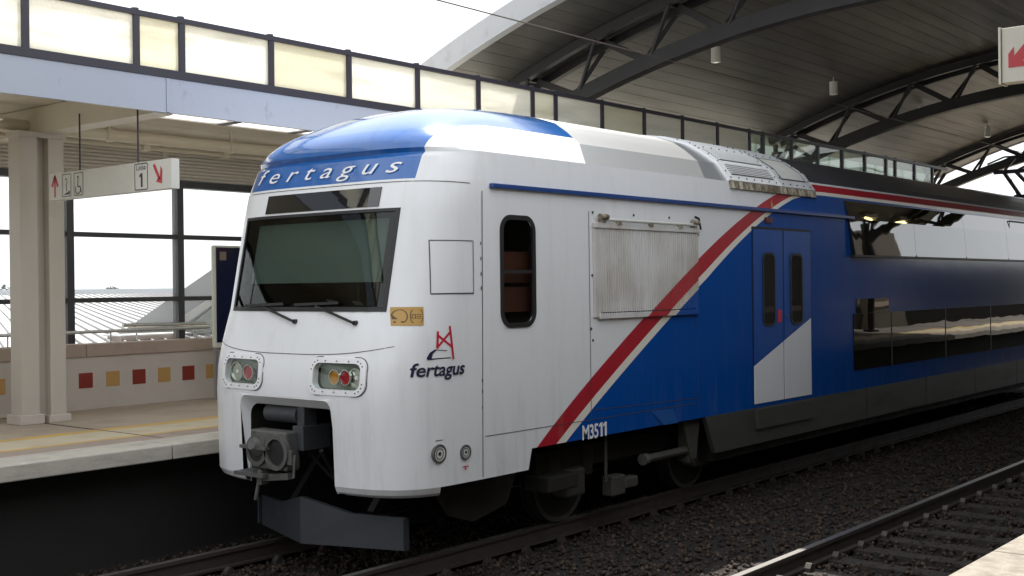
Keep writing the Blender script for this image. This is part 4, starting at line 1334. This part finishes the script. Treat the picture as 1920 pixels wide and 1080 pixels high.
for x in (SX0 + .12, SX1 - .12):
    h_ = MB().tube((x - .06, Y0 - .055, SZ1 + .075), (x + .08, Y0 - .055, SZ1 + .075), .028, 12); h_.box(x - .01, x + .06, Y0 - .05, Y0, SZ1 + .01, SZ1 + .07)
    h_.build('hinge_bracket', 'stained', shu, smooth=True, angle=35)
for x in (SX0 + .42, SX0 + 1.04, SX0 + 1.65):
    MB().box(x - .04, x + .04, Y0 - .06, Y0 - .03, SZ1 + .0, SZ1 + .045).build('hinge_clip', 'stained', shu)
bo = MB()
for (x, z) in ((9.99, 3.20), (10.75, 3.20), (11.47, 3.20), (9.97, 2.55), (9.97, 1.88), (12.1, 3.02), (9.94, 2.0), (10.3, 2.10), (11.2, 2.105)):
    bo.tube((x, Y0 - .008, z), (x, Y0, z), .014, 8)
for k in range(34):
    bo.tube((SX0 + .14 + k * .042, Y0 - .042, SZ0 + .045), (SX0 + .14 + k * .042, Y0 - .03, SZ0 + .045), .008, 5)
bo.build('bolt', 'bolt', tr)
ch = MB().tube((SX1 - .02, Y0 - .05, SZ1 + .12), (SX1 + .04, Y0 - .04, SZ1 + .0), .012, 6); ch.tube((SX1 - .1, Y0 - .05, SZ1 + .14), (SX1 - .02, Y0 - .05, SZ1 + .12), .014, 6)
ch.build('release_cable', 'black', shu)

# double doors
rec = MB()
for x0, x1 in ((13.40, 13.425), (14.228, 14.252), (15.045, 15.07)):
    rec.box(x0, x1, Y0 - .004, Y0, .93, 3.16)
rec.box(13.425, 14.228, Y0 - .004, Y0, 3.135, 3.165); rec.box(14.252, 15.045, Y0 - .004, Y0, 3.135, 3.165)
rec.build('door_gap', 'black', tr)
for x0, x1, wx0, wx1, side in ((13.428, 14.224, 13.66, 14.0, 1), (14.256, 15.042, 14.43, 14.79, 0)):
    dl = MB().box(x0, x1, Y0 - .012, Y0 - .001, .93, 3.132).build('door_leaf', 'door_livery', tr)
    wf_ = rframe((wx0 + wx1) / 2, 2.37, wx1 - wx0, .945, .10, .03, .012, .022).build('window_seal', 'black', dl, smooth=True)
    MB().prism(rrect((wx0 + wx1) / 2, 2.37, wx1 - wx0 - .06, .885, .075), lambda a, b: (a, Y0 - .013, b), lambda a, b: (a, Y0 - .017, b)).build('window', 'dark_glass', dl)
    if side: MB().box(14.06, 14.17, Y0 - .020, Y0 - .012, 1.94, 2.10).build('door_button', 'red_print', dl)
    else: MB().tube((14.34, Y0 - .025, 2.01), (14.34, Y0 - .012, 2.01), .022, 10).build('door_lock', 'coupler', dl)
MB().box(13.75, 13.92, Y0 - .03, Y0, 3.225, 3.29).build('marker_lamp', mat('marker_red', (.10, .008, .008), .3), tr)
poly_mb([[(13.93, 3.43), (14.0, 3.43), (13.96, 3.53)]], on_side(.006)).build('warning_triangle', 'tile_tan', tr)
MB().box(13.45, 15.02, Y0 - .05, Y0 - .002, .62, .865).build('door_step', 'skirt', tr)

# saloon windows: upper band and lower band of tinted panes
def wpane(x0, x1, z0, z1, slant=0.0, d=.012, tilt=0.0):
    mb = MB(); vs = []
    for k in range(4):
        z = z0 + (z1 - z0) * k / 3; y = CY - it(z, PW)
        xl = x0 - slant * k / 3
        dd = d + tilt * (1 - k / 3)
        vs += [(xl, y - dd, z), (x1, y - dd, z), (xl, y - .001, z), (x1, y - .001, z)]
    fs_ = []
    for k in range(3):
        a = 4 * k; b = a + 4
        fs_ += [(a, a + 1, b + 1, b), (a + 2, a, b, b + 2), (a + 1, a + 3, b + 3, b + 1)]
    fs_ += [(0, 2, 3, 1), (12, 13, 15, 14)]
    return mb.add(vs, fs_)
xs_ = [16.40, 18.75, 21.1, 23.45, 25.8, 28.15, 30.5, 32.8]
for i in range(7):
    wpane(xs_[i] + (.0 if i == 0 else .004), xs_[i + 1] - .004, 2.845, 3.625, .18 if i == 0 else 0, .010, .064).build('upper_window', 'saloon', tr)
MB().box(16.35, 32.9, Y0 - .080, Y0, 2.815, 2.842).build('window_sill', 'black', tr)
for x in (23.6,):
    o = rframe(x + .9, 3.47, 1.6, .27, .02, .02, .008, .018).build('vent_window_frame', 'black', tr)
xs_ = [16.45, 17.85, 20.2, 22.55, 24.9, 27.25, 29.6, 32.0]
for i in range(7):
    wpane(xs_[i] + (.0 if i == 0 else .004), xs_[i + 1] - .004, 1.165, 1.985 - (.0 if i else .0)).build('lower_window', 'saloon_low', tr)
wpane(16.56, 17.75, 1.990, 2.205).build('lower_window', 'saloon_low', tr)

# roof equipment box: louvred panel and plain panel
def roof_pts(d, n=10, zlo=3.70):
    zz = [3.70, 3.93, 4.08, 4.20, 4.30, 4.37]
    pl_ = [(CY - it(z, PW), z) for z in zz]
    out = []
    for i, (y, z) in enumerate(pl_):
        a = pl_[max(0, i - 1)]; b = pl_[min(len(pl_) - 1, i + 1)]
        ty, tz = b[0] - a[0], b[1] - a[1]; L = math.hypot(ty, tz)
        out.append((y - tz / L * d, z + ty / L * d))
    return out
def lerp_roof(d, t):
    p = roof_pts(d); t = t * (len(p) - 1); i = min(int(t), len(p) - 2); f_ = t - i
    return (p[i][0] + (p[i + 1][0] - p[i][0]) * f_, p[i][1] + (p[i + 1][1] - p[i][1]) * f_)
def roof_patch(x0, x1, t0, t1, d, slant=.0, n=10, th=.02):
    mb = MB(); vs = []
    for k in range(n + 1):
        t = t0 + (t1 - t0) * k / n
        y, z = lerp_roof(d, t); y2, z2 = lerp_roof(d - th, t)
        vs += [(x0, y, z), (x1, y, z), (x0, y2, z2), (x1, y2, z2)]
    fs_ = []
    for k in range(n):
        a = 4 * k; b = a + 4
        fs_ += [(a, a + 1, b + 1, b), (a + 2, a, b, b + 2), (a + 1, a + 3, b + 3, b + 1)]
    fs_ += [(0, 2, 3, 1), (4 * n, 4 * n + 1, 4 * n + 3, 4 * n + 2)]
    return mb.add(vs, fs_)
for q, (xl, zz0, zz1) in enumerate(((xx, 2.845, 3.62) for xx in (18.75, 21.1, 23.45, 25.8, 28.15, 30.5))):
    MB().box(xl - .014, xl + .014, Y0 - .078, Y0 - .0, zz0, zz0 + .02).build('window_seal', 'black', tr)
for xl in (17.85, 20.2, 22.55, 24.9, 27.25, 29.6):
    MB().box(xl - .014, xl + .014, Y0 - .017, Y0 - .0, 1.165, 1.985).build('window_seal', 'black', tr)
rl = roof_patch(12.88, 14.28, 0, 1, .030, th=.03).build('roof_louvre_panel', 'alu', tr, smooth=True)
for t0, t1 in ((.065, .185), (.245, .47)):
    roof_patch(13.02, 14.14, t0, t1, .033, th=.002).build('louvre_recess', 'dark_steel', rl)
    ls = MB(); ns = 6 if t1 - t0 < .15 else 9
    for k in range(ns):
        t = t0 + (t1 - t0) * (k + .5) / ns
        y, z = lerp_roof(.042, t)
        ls.bar((13.02, y, z), (14.14, y, z), .022, .012)
    ls.build('louvre_slat', 'alu', rl)
rp3 = roof_patch(14.30, 15.27, 0, 1, .027, th=.027).build('roof_cover_panel', 'alu_dull', tr, smooth=True)
roof_patch(14.42, 15.10, .10, .44, .032, th=.005).build('inset_panel', 'ivory', rp3)
fr_ = MB()
for (a0, a1, t0, t1) in ((14.40, 15.12, .088, .100), (14.40, 15.12, .44, .455), (14.40, 14.425, .100, .44), (15.095, 15.12, .100, .44)):
    m_ = roof_patch(a0, a1, t0, t1, .034, th=.006, n=3); fr_.add(m_.v, m_.f)
fr_.build('inset_frame', 'bolt', rp3)
bo = MB()
for x in np.arange(12.95, 15.3, .2):
    for t in (.03, .52):
        y, z = lerp_roof(.031, t); bo.tube((x, y, z), (x, y - .006, z + .008), .010, 6)
for t in np.arange(.1, 1, .12):
    for x in (12.93, 14.22, 14.36, 15.2):
        y, z = lerp_roof(.031, t); bo.tube((x, y, z), (x, y - .006, z + .008), .010, 6)
bo.build('bolt', 'bolt', tr)
ds = MB()
for k in range(12):
    x = 12.9 + k * .2
    ds.prism([(x, 0), (x + .05, .03), (x + .15, .03), (x + .198, 0), (x + .198, -.06), (x, -.06)], lambda a, b: (a, CY - 1.455 - .012 - b * .7, 3.615), lambda a, b: (a, CY - 1.440 - .008 - b * .7, 3.705))
ds.build('corrugated_drip_strip', 'stained', tr)

# skirt, lifting pad, underframe boxes
MB().prism([(12.22, .88), (12.44, .43), (33, .43), (33, .88)], lambda a, b: (a, Y0 - .004, b), lambda a, b: (a, Y0 + .05, b)).build('skirt', 'skirt', tr)
for x in (16.9, 19.3, 21.7, 24.1, 26.5, 28.9):
    MB().box(x, x + .015, Y0 - .007, Y0 - .003, .44, .875).build('skirt_seam', 'black', tr)
poly_mb([[(11.05, 1.055), (11.30, .875), (11.60, .875), (11.50, 1.045)]], on_side(.006)).build('lifting_pad', 'light_blue', tr)
MB().box(12.6, 32.5, CY - 1.35, CY + 1.42, .30, .93).build('equipment_case', 'under', tr)

bg = MB().bar((9.5, CY - 1.0, .62), (13.1, CY - 1.0, .62), .16, .22)
bg.bar((9.5, CY + 1.0, .62), (13.1, CY + 1.0, .62), .16, .22); bg.box(10.9, 11.8, CY - 1.0, CY + 1.0, .45, .75)
bog = bg.build('bogie', 'under', tr)
for x in (10.08, 12.68):
    MB().tube((x, CY - .9, .38), (x, CY + .9, .38), .08, 12).build('axle', 'under', bog)
    for s in (-1, 1):
        wh = MB(); wh.tube((x, CY + s * .80, .38), (x, CY + s * .93, .38), .45, 36); wh.tube((x, CY + s * .775, .38), (x, CY + s * .80, .38), .475, 36)
        wh.build('wheel', 'under', bog, smooth=True, angle=40)
        MB().ring((x, CY + s * (.932) + (0 if s > 0 else -.004), .38), (0, 1, 0), .40, .448, .004, 36).build('wheel_rim', 'under_light', bog)
        MB().box(x - .17, x + .17, CY + s * .96, CY + s * 1.16, .22, .52).build('axle_box', 'under_light', bog, bevel=.03)
        MB().tube((x - .30, CY + s * 1.05, .42), (x - .30, CY + s * 1.05, .75), .09, 12).build('spring', 'under', bog)
        MB().tube((x + .30, CY + s * 1.05, .42), (x + .30, CY + s * 1.05, .75), .09, 12).build('spring', 'under', bog)
MB().tube((11.15, CY - 1.32, .50), (12.20, CY - 1.32, .50), .050, 12).build('yaw_damper', 'under_light', bog, smooth=True)
MB().tube((11.10, CY - 1.32, .50), (11.18, CY - 1.32, .50), .065, 12).build('damper_eye', 'coupler', bog)
MB().box(12.02, 12.14, CY - 1.36, CY - 1.22, .36, .93).build('damper_bracket', 'under_light', bog)
MB().prism([(11.86, .90), (12.26, .90), (12.16, .40), (12.04, .40)], lambda a, b: (a, CY - 1.38, b), lambda a, b: (a, CY - 1.36, b)).build('bracket_plate', 'under_light', bog)
MB().tube((10.42, CY - 1.3, .35), (10.42, CY - 1.3, .92), .018, 8).build('lift_rod', 'under_light', bog)
MB().box(10.78, 11.02, CY - 1.32, CY - 1.20, .22, .34).build('brake_cylinder', 'under_light', bog, bevel=.02)
MB().box(10.55, 10.8, CY - 1.30, CY - 1.15, .16, .38).build('brake_block', 'under_light', bog, bevel=.02)
MB().box(9.4, 9.9, CY - 1.32, CY - 1.0, .36, .52).build('sand_box', 'under', bog, bevel=.02)
MB().prism([(7.9, .68), (9.2, .68), (9.0, .30), (8.5, .20), (8.2, .3)], lambda a, b: (a, CY - 1.1, b), lambda a, b: (a, CY - 1.04, b)).build('guard_plate', 'under', bog)

# pantograph on the roof
pg = MB().box(29.4, 31.2, CY - .6, CY + .6, 4.36, 4.42).build('pantograph', 'purple_steel', tr)
for x in (29.6, 31.0):
    for s in (-.5, .5):
        MB().tube((x, CY + s, 4.27), (x, CY + s, 4.36), .06, 10).build('insulator', 'insulator', pg)
for s in (-.22, .22):
    MB().tube((30.4, CY + s, 4.45), (28.7, CY + s * .6, 4.98), .045, 10).build('lower_arm', 'purple_steel', pg, smooth=True)
    MB().tube((28.7, CY + s * .6, 4.98), (30.3, CY + s * 1.6, 5.44), .030, 10).build('upper_arm', 'purple_steel', pg, smooth=True)
MB().tube((28.7, CY - .35, 4.98), (28.7, CY + .35, 4.98), .05, 10).build('knuckle', 'purple_steel', pg, smooth=True)
MB().tube((29.3, CY, 4.44), (28.8, CY, 4.80), .02, 8).build('control_rod', 'purple_steel', pg, smooth=True)
MB().tube((30.4, CY - .4, 4.45), (30.4, CY + .4, 4.45), .10, 12).build('pivot', 'purple_steel', pg, smooth=True)
for dx in (-.18, .18):
    hd = MB(); hd.tube((30.3 + dx, CY - .55, 5.47), (30.3 + dx, CY + .55, 5.47), .022, 8)
    for s in (-1, 1): hd.tube((30.3 + dx, CY + s * .55, 5.47), (30.3 + dx, CY + s * .95, 5.32), .022, 8)
    hd.build('collector_strip', 'purple_steel', pg, smooth=True)
